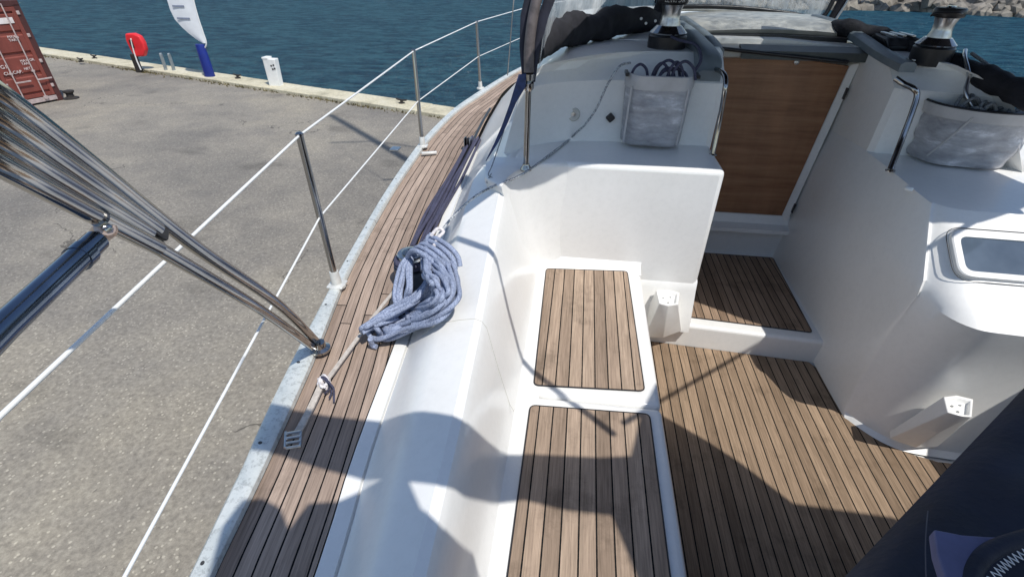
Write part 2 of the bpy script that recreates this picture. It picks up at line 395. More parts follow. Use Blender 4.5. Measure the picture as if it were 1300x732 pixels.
# ================================================================= YACHT
yacht=tag(empty('sailing_yacht',(.85,3,Q)),'white sailing yacht with teak decks, seen from its own cockpit','yacht')
CX=.85
TO=[(-1.2,-.50),(.0,-.62),(.45,-.687),(.66,-.714),(.82,-.738),(1.0,-.766),(1.17,-.795),(1.54,-.868),(1.81,-.907),(2.17,-.948),(2.57,-.985),(3.05,-1.012),(3.45,-1.03),(4.17,-1.01),(4.72,-.93),(5.56,-.80),(6.5,-.60),(8,-.12),(9.2,.42),(9.9,.80)]
OU=[(-1.2,-.545),(.0,-.665),(.43,-.732),(.58,-.758),(.74,-.784),(.84,-.808),(1.1,-.852),(1.33,-.885),(1.63,-.927),(1.92,-.962),(2.36,-1.012),(2.88,-1.055),(3.4,-1.08),(4.16,-1.062),(4.68,-1.005),(5.31,-.905),(6.07,-.755),(7,-.50),(8,-.17),(9.2,.38),(9.95,.80)]
TI=[(-1.2,-.34),(.0,-.43),(.50,-.478),(.72,-.508),(.9,-.526),(1.18,-.549),(2.23,-.638),(2.59,-.66),(3.28,-.693),(4.22,-.727),(5.26,-.70),(6.3,-.42),(7.4,.0),(8.3,.4),(9.0,.7)]
def smoothtab(tab):
    c=cr([(x,y,0) for y,x in tab],6); return [(p.y,p.x) for p in c]
TO,OU,TI=map(smoothtab,(TO,OU,TI))
YS=[-1.2+i*.1 for i in range(112)]
def mir(x): return 2*CX-x
def strip(name,rows,mat,parent,uvf=None,both=True,thick=False):
    objs=[]
    for side in ((0,1) if both else (0,)):
        bm=bmesh.new(); V=[]
        for r in rows: V.append([bm.verts.new((mir(x) if side else x,y,z)) for x,y,z in r])
        uvl=bm.loops.layers.uv.new('UVMap')
        for i in range(len(V)-1):
            for j in range(len(V[0])-1):
                f=bm.faces.new((V[i][j],V[i][j+1],V[i+1][j+1],V[i+1][j]))
                if uvf:
                    idx=((i,j),(i,j+1),(i+1,j+1),(i+1,j))
                    for l,(a,c) in zip(f.loops,idx): l[uvl].uv=uvf(a,c)
        bmesh.ops.recalc_face_normals(bm,faces=bm.faces)
        if sum(f.normal.z for f in bm.faces)<0: bmesh.ops.reverse_faces(bm,faces=bm.faces)
        objs.append(link(name,bm,mat,parent,keep=True))
    return objs
ysd=[y for y in YS if y<=8.6]
rows=[]
for y in ysd:
    a=interp(TO,y); b=min(interp(TI,y),mir(interp(TI,y))) ; b=max(b,a+.02)
    rows.append([(a+(b-a)*t/10,y,.70+.012*t/10) for t in range(11)])
slen=[0]
for i in range(1,len(ysd)): slen.append(slen[-1]+math.hypot(ysd[i]-ysd[i-1],interp(TO,ysd[i])-interp(TO,ysd[i-1])))
strip('side_deck',rows,M['teak_deck'],yacht,lambda i,j:(rows[i][j][0]-rows[i][0][0],slen[i]))
# foredeck
bm=bmesh.new(); V=[]
for y in [6.2+i*.2 for i in range(19)]:
    a=interp(OU,y)+.02
    V.append([bm.verts.new((a+(mir(a)-a)*t/8,y,.685+.03*math.sin(math.pi*t/8))) for t in range(9)])
for i in range(len(V)-1):
    for j in range(8): bm.faces.new((V[i][j],V[i][j+1],V[i+1][j+1],V[i+1][j]))
link('foredeck',bm,M['gel'],yacht)
# toe rail strip with raised lip
rows2=[]
for y in YS:
    a=interp(TO,y); o=interp(OU,y); w=o-a
    rows2.append([(a+.001,y,.698),(a-.001,y,.716),(a+w*.15,y,.722),(a+w*.8,y,.722),(a+w*.93,y,.716),(o,y,.700),(o+.004,y,.655)])
strip('toe_rail',rows2,M['toerail'],yacht,lambda i,j:((0,.05,.15,.8,.93,1,1.2)[j],-1.2+.1*i))
# hull
bm=bmesh.new(); V=[]
for y in YS:
    o=interp(OU,y)+.006; pr=[(o,.66),(o+.03,.2),(o+.14,-.2),(o+.45,-.62),(.80 if y>9.6 else min(.8,o+1.2),-.95)]
    pr+= [(mir(x),z) for x,z in pr[::-1]]
    V.append([bm.verts.new((x,y,z)) for x,z in pr])
for i in range(len(V)-1):
    for j in range(len(V[0])-1): bm.faces.new((V[i][j],V[i][j+1],V[i+1][j+1],V[i+1][j]))
bm.faces.new(V[0]); link('hull',bm,M['gel'],yacht)
bm=bmesh.new(); prism(bm,[(.70,2.6),(1.0,2.6),(.95,4.6),(.75,4.6)],-1.88,-.9); link('keel',bm,M['black'],yacht,bev=.04)
# white inner coaming of the port side : loft of cross sections
def coam(y):
    ti=interp(TI,y); g=ti+.045
    zt=interp([(-1,.85),(.8,.865),(1.2,.87),(1.24,.875),(1.6,.90),(1.9,.95),(2.1,.985),(2.3,.997),(3.5,.998)],y)
    xa=interp([(-1,-.22),(.5,-.315),(.84,-.345),(1.2,-.385),(1.7,-.43),(2.2,-.45),(2.5,-.42),(3.2,-.40)],y)
    xb=interp([(-1,-.16),(.8,-.222),(1.17,-.242),(1.7,-.275),(2.1,-.29),(2.5,-.285),(3.2,-.27)],y)
    za=zt-.035 if y<1.25 else zt-.055
    xc=interp([(-1,-.13),(.8,-.15),(1.3,-.15),(2.0,-.15),(3.5,-.15)],y)
    return [(ti+.002,.700),(ti+.004,.714),(g,.717),(g+.003,.706),(g+.007,.706),(g+.010,.722),
            ((g+.01)*.5+xa*.5,(.722+za)*.5+.006),(xa-.012,za-.008),(xa+.012,za+.003),
            ((xa+xb)/2,(za+zt)/2+.004),(xb-.022,zt-.003),(xb,zt-.012),(xb+.014,zt-.035),
            (xb*.45+xc*.55,.66),(xc-.006,.51),(xc+.012,.468),(xc+.05,.452),(xc+.09,.449)]
bm=bmesh.new(); V=[]
ys=[-1.2+.1*i for i in range(24)]+[1.16,1.195,1.205,1.24]+[1.3+.08*i for i in range(26)]
for y in ys: V.append([bm.verts.new((x,y,z)) for x,z in coam(y)])
for i in range(len(V)-1):
    for j in range(len(V[0])-1): bm.faces.new((V[i][j],V[i][j+1],V[i+1][j+1],V[i+1][j]))
link('cockpit_coaming',bm,M['gel'],yacht,angle=30)
# moulding seam across the coaming
pth=[W(517.6,405.6,.84),W(560,405,.862),W(609,406,.878),W(622,424,.79),W(634,445,.70),W(650,478,.50)]
tubeobj('moulding_joint',[Vector((x,1.20,z+.0006)) for x,z in coam(1.20)[6:15]]+[Vector((-.135,1.16,.52))],.0014,M['lightgrey'],yacht,6)
# seats
for y0,y1 in ((-1.2,1.312),(1.317,2.30)):
    bm=bmesh.new(); box(bm,(-.17,y0,0),(.385,y1,.45)); link('seat',bm,M['gel'],yacht,bev=.022,seg=4)
P1=rounded([(-.087,-.6),(.335,-.6),(.336,1.272),(-.087,1.256)],.022)
P2=rounded([(-.084,1.358),(.329,1.385),(.316,2.238),(-.100,2.205)],.022)
for p in (P1,P2): flatpoly('seat_panel',p,.4555,M['teak_seat'],yacht)
for p in (P1,P2):   # black caulk edging
    tubeobj('panel_edge',[(q.x,q.y,.4545) for q in p],.0028,M['black'],yacht,6,True)
# sole
solep=[(.30,-1.2),(2.3,-1.2),(2.3,1.60)]+[(1.66,1.60),(1.56,1.63),(1.47,1.68),(1.41,1.745),(1.362,1.83)]+[(1.361,2.15),(1.335,2.196),(.511,2.252),(.30,2.26)]
bm=bmesh.new(); prism(bm,[(.2,-1.25),(2.6,-1.25),(2.6,2.4),(.2,2.4)],-.06,-.012); link('cockpit_floor',bm,M['gel'],yacht)
flatpoly('teak_sole',solep,0,M['teak_sole'],yacht,.01)
# sill + companionway floor
bm=bmesh.new(); prism(bm,[(.36,2.262),(.52,2.256),(1.40,2.194),(1.46,2.19),(1.46,3.2),(.36,3.2)],-.02,.14); link('companionway_sill',bm,M['gel'],yacht,bev=.018,seg=4)
P3=rounded([(.672,2.318),(1.333,2.268),(1.362,3.068),(.672,3.07)],.02)
flatpoly('teak_step',P3,.1455,M['teak_step'],yacht)
tubeobj('step_edge',[(q.x,q.y,.1445) for q in P3],.0028,M['black'],yacht,6,True)
# console block
bm=bmesh.new(); prism(bm,[(-.29,2.27),(.685,2.27),(.685,3.15),(-.27,3.15)],.30,1.0); link('console',bm,M['gel'],yacht,bev=.024,seg=4)
# fillets at the base of the console
bm=bmesh.new(); prof=[(2.30,.12),(2.205,.12),(2.21,.16),(2.225,.22),(2.245,.29),(2.262,.35),(2.2715,.40),(2.30,.42)]
loft(bm,[[(x,y,z) for y,z in prof] for x in (.384,.45,.60,.684)]); link('console_foot',bm,M['gel'],yacht,angle=60)
bm=bmesh.new(); prof=[(2.30,.44),(2.215,.4502),(2.235,.453),(2.252,.462),(2.264,.478),(2.2715,.50),(2.30,.51)]
loft(bm,[[(x,y,z) for y,z in prof] for x in (-.16,.384)]); link('seat_fillet',bm,M['gel'],yacht,angle=60)
# corner fillet coaming/console
rg=[]
for z,k in ((.455,.55),(.6,.62),(.75,.75),(.88,.95),(.975,1.05),(.993,1.04),(.999,1.0)):
    c=Vector((-.17 -.10*(z-.45)/.5,2.3,0)); r=.19*k
    x0=-.152-.12*(z-.45)/.5
    ring=[Vector((x0,2.27-r*1.1,z)),Vector((x0+.02*k,2.27-r*.72,z)),Vector((x0+.07*k,2.27-r*.36,z)),Vector((x0+.14*k,2.27-r*.12,z)),Vector((x0+.24*k,2.2705,z)),Vector((x0+.24*k,2.30,z)),Vector((x0-.10,2.30,z)),Vector((x0-.12,2.20,z)),Vector((x0-.10,2.27-r*1.1-.02,z)),Vector((x0-.012,2.27-r*1.1-.10*k,z))]
    rg.append(ring)
bm=bmesh.new(); loft(bm,rg); link('corner_fillet',bm,M['gel'],yacht,angle=70)
# cabin end, port
def cabin_ring(z):
    xo=interp([(.7,-.30),(.96,-.30),(1.0,-.345),(1.3,-.262),(1.345,-.245),(1.39,-.16),(1.41,-.02)],z)
    k=0 if z<1.3 else (z-1.3)*1.6
    return [(xo,2.36+k,z),(xo+.035,2.395+k,z),(xo+.11,2.48+k,z),(xo+.22,2.56+k,z),(xo+.36,2.61+k,z),(xo+.5,2.625+k,z),(.66,2.63+k,z),(.69,2.65+k,z),(.72,3.08,z),(.72,3.3,z),(min(xo-.02,-.1),3.3,z)]
bm=bmesh.new(); loft(bm,[cabin_ring(z) for z in (.7,.85,.97,1.0,1.15,1.28,1.30,1.345,1.38,1.41)]); link('cabin_end',bm,M['gel'],yacht,angle=28)
# starboard wall + panel
def ringpts(pts,z): return [Vector((p.x,p.y,z)) for p in cr([(a,b,0) for a,b in pts],7)]
rz=[(0,[(1.36,3.2),(1.36,2.4),(1.36,1.88),(1.378,1.79),(1.49,1.665),(1.66,1.625),(2.2,1.61),(2.75,1.60)]),
(.02,[(1.36,3.2),(1.36,2.4),(1.361,1.90),(1.382,1.81),(1.50,1.685),(1.67,1.65),(2.2,1.635),(2.75,1.62)]),
(.2,[(1.375,3.2),(1.372,2.4),(1.372,1.93),(1.395,1.83),(1.495,1.70),(1.67,1.658),(2.2,1.64),(2.75,1.63)]),
(.45,[(1.40,3.2),(1.392,2.4),(1.383,1.93),(1.398,1.82),(1.48,1.69),(1.655,1.645),(2.2,1.625),(2.75,1.61)]),
(.62,[(1.412,3.2),(1.400,2.4),(1.374,1.88),(1.384,1.79),(1.45,1.645),(1.625,1.60),(2.2,1.60),(2.75,1.58)]),
(.71,[(1.416,3.2),(1.400,2.4),(1.364,1.85),(1.376,1.77),(1.442,1.615),(1.61,1.575),(2.2,1.555),(2.75,1.54)]),
(.735,[(1.418,3.2),(1.400,2.4),(1.361,1.84),(1.374,1.775),(1.45,1.635),(1.615,1.60),(2.2,1.58),(2.75,1.565)]),
(.78,[(1.424,3.2),(1.405,2.4),(1.361,1.85),(1.380,1.79),(1.455,1.69),(1.62,1.665),(2.2,1.645),(2.75,1.63)]),
(.985,[(1.458,3.2),(1.442,2.5),(1.414,2.07),(1.428,2.01),(1.49,1.968),(1.65,1.957),(2.2,1.938),(2.75,1.923)]),
(.998,[(1.464,3.2),(1.448,2.5),(1.421,2.08),(1.436,2.03),(1.50,1.985),(1.65,1.975),(2.2,1.955),(2.75,1.94)]),
(1.0,[(1.48,3.2),(1.465,2.6),(1.438,2.10),(1.455,2.055),(1.51,2.02),(1.65,2.0),(2.2,1.98),(2.75,1.96)])]
bm=bmesh.new(); V=loft(bm,[ringpts(p,z) for z,p in rz],closed=False)
top=V[-1]; a=bm.verts.new((2.75,3.2,1.0)); bm.faces.new(list(top)+[a])
link('starboard_console',bm,M['gel'],yacht,angle=24)
# starboard bulkhead / cabin end
def cab2(z):
    xo=interp([(.98,2.04),(1.15,1.93),(1.28,1.85),(1.30,1.83),(1.345,1.78),(1.39,1.72),(1.41,1.66)],z)
    k=0 if z<1.3 else (z-1.3)*1.6
    xi=1.455+.03*(z-1)
    return [(xi,3.3,z),(xi,3.06,z),(xi,2.68+k,z),(xi+.02,2.65+k,z),(1.58,2.64+k,z),(xo-.12,2.60+k,z),(xo-.03,2.54+k,z),(xo,2.46+k,z),(xo+.04,3.3,z)]
bm=bmesh.new(); loft(bm,[cab2(z) for z in (.98,1.0,1.15,1.28,1.30,1.345,1.38,1.41)]); link('cabin_end',bm,M['gel'],yacht,angle=28)
# outer starboard coaming, sunlit
bm=bmesh.new(); loft(bm,[[(2.0,y,.9),(2.05,y,1.03),(2.15,y,1.06),(2.28,y,1.0),(2.4,y,.70),(2.0,y,.70)] for y in (-1.2,1.0,2.0,2.7,3.2)]); link('coaming_starboard',bm,M['gel'],yacht,bev=.02)
# main cabin
bm=bmesh.new(); rg=[]
for y in [3.18,3.3,3.6,4.0,4.4,4.8,5.2,5.6,6.0,6.4,6.8,7.2,7.6,7.9,8.0]:
    t=max(0,(y-5)/3.0); zt=1-.62*t**2
    xi=interp(TI,y)+.01
    def zz(z): return .69+(z-.69)*zt
    half=[(xi,.69),(xi+.26,zz(.96)),(xi+.37,zz(1.20)),(xi+.42,zz(1.30)),(xi+.52,zz(1.37)),(xi+.75,zz(1.405)),(.6,zz(1.43))]
    if xi+.75>.6: 
        s=(.62-xi)/.9; half=[(xi+(a-xi)*max(s,.05),b) for a,b in half[:-1]]+[(.65,zz(1.43))]
    sh_=.20*min(1,max(0,(5.5-y)/2)); ring=[(x,y,z) for x,z in half]+[(mir(x)-(sh_ if 0<i_<6 else 0),y,z) for i_,(x,z) in reversed(list(enumerate(half)))]
    rg.append(ring)
loft(bm,rg); link('cabin',bm,M['gel'],yacht,angle=30)
# companionway surround
bm=bmesh.new()
loft(bm,[[(x,3.10,.14),(x,3.085,.30),(x,3.080,.325),(x,3.03,.335),(x,3.03,.36),(x,3.09,.375),(x,3.105,.43),(x,3.25,.43),(x,3.25,.14)] for x in (.60,1.40)])
link('companionway_riser',bm,M['gel'],yacht,angle=30)
dr=tag(empty('washboard',(1.1,3.13,.43)),'varnished brown plywood washboard closing the companionway','washboard')
bm=bmesh.new(); A=[WY(880,268,3.115),WY(991,277,3.115),WY(1078,84,3.115),WY(900,60,3.115)]
loft(bm,[A,[a+Vector((0,.018,0)) for a in A]]); link('board',bm,M['wood'],dr,bev=.002)
bm=bmesh.new(); c=WY(1011,79,3.113); lathe(bm,[(.006,0),(.013,.001),(.014,.006),(.008,.010),(.004,.010)],c,18,Vector((0,-1,0))); link('lock',bm,M['steel_dull'],dr)
tubeobj('top_seal',[WY(890,59,3.02),WY(1076,79,3.02)],.010,M['black'],yacht,8)
bm=bmesh.new(); a0,a1=WY(990,280,3.11),WY(1080,82,3.11); b0,b1=WY(1000,280,3.08),WY(1092,80,3.08)
loft(bm,[[a0,b0,b0+Vector((0,.1,0)),a0+Vector((0,.1,0))],[a1,b1,b1+Vector((0,.1,0)),a1+Vector((0,.1,0))]]); link('door_frame',bm,M['gel'],yacht,bev=.004)
for q in ((1073,119),(1007,264)):
    c=WX(*q,1.445 if q[1]<200 else 1.385); bm=bmesh.new(); box(bm,(-.003,-.012,-.03),(.004,.012,.03),Matrix.Translation(c)@Matrix.Rotation(R(4),4,'Y')); link('hinge_slot',bm,M['black'],yacht,bev=.002)
# sliding hatch, garage and rails
bm=bmesh.new(); loft(bm,[[(x,3.05,1.355+c),(x,3.04,1.385+c),(x,3.20,1.405+c),(x,3.42,1.415+c),(x,3.42,1.35+c),(x,3.10,1.34+c)] for x,c in ((.72,0),(.90,.006),(1.1,.010),(1.3,.006),(1.46,0))]); link('sliding_hatch',bm,M['lightgrey'],yacht,angle=30)
bm=bmesh.new(); loft(bm,[[(x,3.030,1.352),(x,3.030,1.394),(x,3.12,1.412),(x,3.12,1.398)] for x in (.84,1.47)]); link('hatch_lip',bm,M['darkgrey'],yacht)
bm=bmesh.new(); loft(bm,[[(x,3.42,1.40),(x,3.42,1.436+c),(x,3.30,1.432+c),(x,3.30,1.40)] for x,c in ((.72,0),(1.1,.008),(1.46,0))]); link('hatch_slot',bm,M['black'],yacht)
bm=bmesh.new(); loft(bm,[[(x,3.38,1.425+c),(x,3.36,1.455+c),(x,3.46,1.492+c),(x,3.7,1.505+c),(x,4.05,1.495+c),(x,4.10,1.40)] for x,c in ((.56,-.03),(.70,-.008),(.90,.004),(1.1,.008),(1.3,.004),(1.5,-.008),(1.64,-.03))]); link('hatch_garage',bm,M['lightgrey'],yacht,angle=40)
for s,pp in ((0,[(.705,3.00,1.385),(.69,3.12,1.415),(.64,3.4,1.452),(.61,3.7,1.47)]),(1,[(1.475,2.66,1.392),(1.47,2.9,1.412),(1.50,3.25,1.44),(1.48,3.55,1.475),(1.42,3.75,1.49)])):
    bm=bmesh.new(); p=cr(pp,8); rg=[]
    for i,c in enumerate(p):
        t=(p[min(i+1,len(p)-1)]-p[max(i-1,0)]).normalized(); sd=Vector((t.y,-t.x,0)).normalized(); w=.035; h=.022
        rg.append([c-sd*w-Vector((0,0,.02)),c-sd*w+Vector((0,0,h*.5)),c-sd*w*.6+Vector((0,0,h)),c+sd*w*.6+Vector((0,0,h)),c+sd*w+Vector((0,0,h*.5)),c+sd*w-Vector((0,0,.02))])
    loft(bm,rg); link('hatch_rail',bm,M['greyplastic'],yacht,angle=40)
# fender-like beam left of hatch rail (halyard cover)
bm=bmesh.new(); p=[Vector((.60,2.64,1.33)),Vector((.60,2.72,1.40)),Vector((.585,2.95,1.43)),Vector((.56,3.2,1.452)),Vector((.54,3.5,1.46))]; rg=[]
for c in cr(p,6): rg.append([c+Vector((-.055,0,-.05)),c+Vector((-.05,0,.012)),c+Vector((-.03,0,.024)),c+Vector((.04,0,.024)),c+Vector((.06,0,.008)),c+Vector((.062,0,-.05))])
loft(bm,rg); link('line_channel',bm,M['greyplastic'],yacht,angle=40)
# winches on the cabin top
def winch(c,s=1.0,name='winch',text=None):
    w=empty(name,c); w.parent=yacht; w.location=Vector(c)-yacht.location
    def part(nm,prof,mat):
        bm=bmesh.new(); lathe(bm,[(r*s,h*s) for r,h in prof],(0,0,0)); return loc(nm,bm,M[mat],w)
    part('base',[(.095,-.05),(.098,.0),(.098,.035),(.09,.045),(.05,.046)],'black')
    part('skirt',[(.094,.046),(.096,.052),(.085,.062),(.062,.085),(.055,.085)],'steel')
    part('drum',[(.052,.06),(.055,.09),(.046,.115),(.047,.15),(.056,.178),(.03,.178)],'steel_dull')
    part('cap',[(.05,.179),(.070,.182),(.074,.19),(.074,.215),(.068,.224),(.02,.226)],'black')
    part('socket',[(.019,.2265),(.022,.227),(.021,.233),(.008,.233),(.006,.222)],'steel')
    bm=bmesh.new(); tube(bm,cr([(.03*s,-.06*s,.20*s),(.0,-.083*s,.205*s),(-.055*s,-.075*s,.205*s),(-.088*s,-.03*s,.20*s),(-.088*s,-.01*s,.185*s)],5),.005*s,8); loc('feeder_arm',bm,M['black'],w)
    if text:
        cu=bpy.data.curves.new('t','FONT'); cu.body=text; cu.size=.026; cu.align_x='CENTER'; cu.extrude=.0004
        to=bpy.data.objects.new('t',cu); col.objects.link(to); bpy.context.view_layer.update()
        me=bpy.data.meshes.new_from_object(to); bpy.data.objects.remove(to)
        R0=.0748*s
        for v in me.vertices:
            a=v.co.x/R0; z=.192*s+v.co.y; rad=R0+v.co.z
            v.co=(rad*math.sin(a),-rad*math.cos(a),z)
        me.materials.append(M['white']); o=bpy.data.objects.new('lettering',me); col.objects.link(o); o.parent=w
    return w
winch((.425,2.93,1.43),.98,text='LEWMAR')
winch((1.63,2.80,1.43),.86)
# small black clutch cover near starboard winch
bm=bmesh.new(); loft(bm,[[(x,3.05,1.39),(x,3.03,1.43),(x+.0,3.08,1.465),(x,3.22,1.47),(x,3.3,1.43),(x,3.3,1.39)] for x in (1.55,1.565,1.62,1.68,1.695)]); link('rope_clutch',bm,M['black'],yacht,bev=.01)
for i in range(3):
    bm=bmesh.new(); box(bm,(1.565+i*.045,3.06,1.472),(1.585+i*.045,3.20,1.482)); link('clutch_lever',bm,M['steel_dull'],yacht,bev=.003)
# cockpit details
def disc(name,c,axis,prof,mat,parent=yacht,seg=24):
    bm=bmesh.new(); lathe(bm,prof,c,seg,Vector(axis)); return link(name,bm,M[mat],parent)
c=WY(728,145,2.588); l=disc('courtesy_light',c,(0,-1,0),[(.034,-.01),(.034,.006),(.028,.011),(.018,.008),(.006,.008)],'lightgrey')
disc('lens',c+Vector((0,-.0085,0)),(0,-1,0),[(.013,0),(.012,.003),(.003,.004)],'steel_dull',l)
c=WY(775,150,2.606); bm=bmesh.new(); box(bm,(-.018,-.006,-.018),(.018,.02,.018),Matrix.Translation(c)@Matrix.Rotation(R(45),4,'Y')); link('plug_socket',bm,M['black'],yacht,bev=.006)
# grab rails
g=[WX(905,195,.672),WX(914,150,.672),WY(920,115,2.50),WY(921,100,2.53),WY(917,92,2.58),WY(908,88,2.66)]
tubeobj('grab_rail',g,.0115,M['steel'],yacht,12,sm=8)
g=[W(1130,216,1.0),WX(1143,182,1.487),WX(1156,148,1.51),WX(1164,122,1.52),WX(1160,113,1.50),WX(1148,107,1.475),Vector((1.44,2.66,1.345))]
tubeobj('grab_rail',g,.0125,M['steel'],yacht,12,sm=8)
disc('rail_foot',W(1130,217,1.001),(0,0,1),[(.02,0),(.02,.004),(.014,.008)],'steel')
disc('rail_foot',WX(905,196,.672)-Vector((0,0,.003)),(0,0,1),[(.02,0),(.02,.004),(.014,.008)],'steel')
bm=bmesh.new(); lathe(bm,[(.016,0),(.017,.008),(.012,.014),(.002,.015)],W(1153,241,.999)); link('rubber_stop',bm,M['white'],yacht)
# table brackets
def bracket(top,bot,name='table_bracket'):
    bm=bmesh.new(); n=len(top); top=[Vector(p) for p in top]; bot=[Vector(p) for p in bot]
    c=sum(top,Vector())/n; inner=[c+(p-c)*.80 for p in top]; low=[c+(p-c)*.70-Vector((0,0,.02)) for p in top]
    loft(bm,[bot,[b.lerp(t,.5) for b,t in zip(bot,top)],top,inner,low]); o=link(name,bm,M['gel'],yacht,angle=40,bev=.004)
    for a,b_ in ((.30,.35),(-.30,.35),(0,-.3)):
        u=(top[1]-top[0]); v=(top[0]-top[-1])
        disc('screw',c-Vector((0,0,.019))+u*a+v*b_*.6,(0,0,1),[(.0045,0),(.0045,.003),(.002,.0035)],'steel_dull',o,10)
    return o
bracket([W(833,368,.36),W(848,367,.36),W(863,371,.36),W(861,386,.36),W(848,388,.36),W(837,385,.36)],
        [(.44,2.262,.13),(.53,2.262,.13),(.64,2.262,.13),(.645,2.20,.13),(.55,2.165,.10),(.455,2.18,.08)])
bracket([W(1198,503,.37),W(1215,501,.37),W(1236,506,.37),W(1234,529,.36),W(1222,528,.36),W(1203,523,.36)],
        [(1.49,1.70,.05),(1.56,1.72,.05),(1.68,1.70,.05),(1.66,1.64,.05),(1.56,1.62,.05),(1.475,1.66,.05)])
# portlight on slanted starboard panel
def panelpt(px,py,off=0):
    p0=Vector((1.65,1.58,.725)); p1=Vector((1.65,1.955,.985)); ax=Vector((1,-.035,0)).normalized(); nn=ax.cross(p1-p0).normalized()
    if nn.z<0: nn=-nn
    r=ray(px,py); o=Vector((0,0,CZ)); t=(p0+nn*off-o).dot(nn)/r.dot(nn); return o+r*t
pl=[(1221,300),(1300,304),(1420,311),(1420,378),(1300,358),(1225,346)]
def planeframe():
    a=panelpt(1224,302); b=panelpt(1224,345); p0=Vector((1.65,1.58,.725)); p1=Vector((1.65,1.955,.985)); ax=Vector((1,-.035,0)).normalized(); up=(p1-p0); up=(up-up.dot(ax)*ax).normalized(); nn=ax.cross(up)
    return a,b,ax,up,nn
A,B,ax,up,nn=planeframe()
hgt=(A-B).dot(up); base=B
def pf(u,v,w=0): return base+ax*u+up*v+nn*w
def rr_(u0,u1,v0,v1,r): return rounded([(u0,v0),(u1,v0),(u1,v1),(u0,v1)],r,6)
fr=empty('portlight',base); fr.parent=yacht; fr.location=base-yacht.location
def fl(name,rings,mat):
    bm=bmesh.new(); loft(bm,rings); return link(name,bm,M[mat],fr,angle=30)
L=.56
o1=rr_(-.028,L+.028,-.025,hgt+.03,.05); i1=rr_(.0,L,.0,hgt,.03)
fl('frame',[[pf(p.x,p.y,-.004) for p in o1],[pf(p.x,p.y,.010) for p in o1],[pf(*((Vector((p.x,p.y))-Vector((L/2,hgt/2)))*.985+Vector((L/2,hgt/2))),.014) for p in o1],[pf(p.x,p.y,.012) for p in i1],[pf(p.x,p.y,-.002) for p in i1]],'white')
fl('glass',[[pf(p.x,p.y,-.001) for p in i1],[pf(p.x,p.y,.006) for p in i1]],'glass')
o2=rr_(-.04,L+.04,-.037,hgt+.042,.06)
bm=bmesh.new(); tube(bm,[pf(p.x,p.y,.001) for p in o2],.0016,6,True); link('seal',bm,M['black'],fr)
# ---------------- guard rails
def P3v(v): return Vector(v)
tops=[Vector((-.55,-.6,1.3)),Vector((-.908,1.542,1.3)),Vector((-1.049,3.29,1.3)),Vector((-.976,4.985,1.3)),Vector((-.64,6.9,1.3)),Vector((.1,8.6,1.3))]
bases=[None,Vector((-.882,1.523,.72)),Vector((-1.026,3.225,.72)),Vector((-.966,5.04,.72)),Vector((-.62,6.9,.72)),Vector((.1,8.6,.72))]
def guard(side):
    f=(lambda v:Vector((mir(v.x),v.y,v.z))) if side else (lambda v:v)
    for t,b_ in zip(tops,bases):
        if b_ is None: continue
        t,b2=f(t),f(b_); st=tubeobj('stanchion',[b2,t],.0125,M['steel'],yacht,14)
        d=(t-b2).normalized()
        bm=bmesh.new(); lathe(bm,[(.034,-.004),(.034,.006),(.02,.012),(.0175,.06),(.0165,.065)],b2,18,d); link('foot',bm,M['socket'],st)
        bm=bmesh.new(); box(bm,(-.032,-.028,-.002),(.032,.032,.008),Matrix.Translation(b2+Vector((.0,0,.002)))); link('foot_plate',bm,M['socket'],st,bev=.004)
        disc('cap',t,d,[(.0135,0),(.014,.006),(.006,.012),(.002,.012)],'steel',st,12)
    up_=[f(t) for t in tops]; 
    lo=[]
    for t,b_ in zip(tops,bases):
        lo.append(f(t-Vector((0,0,.3))) if b_ is None else f(b_.lerp(t,.5)))
    lo[0]=f(Vector((-.46,-.5,1.0)))
    tubeobj('lifeline',up_,.0040,M['wire'],yacht,8); tubeobj('lifeline',lo,.0034,M['wire'],yacht,8)
guard(0)
# rail fitting at second stanchion and deck block
bm=bmesh.new(); box(bm,(-.03,-.035,0),(.03,.035,.012),Matrix.Translation(W(502,190,.722))); link('deck_eye',bm,M['steel_dull'],yacht,bev=.004)
p=W(545,196,.712); bm=bmesh.new(); box(bm,(-.05,-.012,0),(.05,.012,.018),Matrix.Translation(p)@Matrix.Rotation(R(20),4,'Z')); link('fairlead',bm,M['socket'],yacht,bev=.005)
# genoa car block
cb=W(594,186,.73); car=empty('sheet_block',cb); car.parent=yacht; car.location=cb-yacht.location
bm=bmesh.new(); lathe(bm,[(.028,-.012),(.036,-.010),(.026,0),(.036,.010),(.028,.012)],(0,0,.03),20,Vector((1,.2,0))); loc('sheave',bm,M['black'],car)
for s in (-1,1):
    bm=bmesh.new(); box(bm,(s*.018-.003,-.03,-.01),(s*.018+.003,.03,.06)); loc('cheek',bm,M['steel'],car,bev=.006)
bm=bmesh.new(); box(bm,(-.03,-.05,-.02),(.03,.05,-.006)); loc('slider',bm,M['steel_dull'],car,bev=.004)
tubeobj('sheet_track',[Vector((interp(TI,y)-.018,y,.716)) for y in [1.7+i*.2 for i in range(14)]],.011,M['black'],yacht,8)
# coaming winch
M['winchbody']=simple('dark grey winch body',(.06,.07,.09),.4,.3,.2,40)
cw=W(524,340,.775); w=empty('winch',cw); w.parent=yacht; w.location=cw-yacht.location
for nm,pr,mt in (('base',[(.070,-.06),(.074,0),(.072,.012),(.06,.015)],'winchbody'),('rope_turns',[(.056,.016),(.068,.022),(.071,.028),(.064,.034),(.070,.040),(.067,.046),(.054,.050)],'darkrope'),('drum',[(.050,.050),(.047,.058),(.054,.066),(.050,.070),(.03,.071)],'steel_dull'),('cap',[(.034,.0715),(.036,.076),(.026,.082),(.010,.082),(.008,.076)],'steel')):
    bm=bmesh.new(); lathe(bm,pr,(0,0,0),30); loc(nm,bm,M[mt],w)
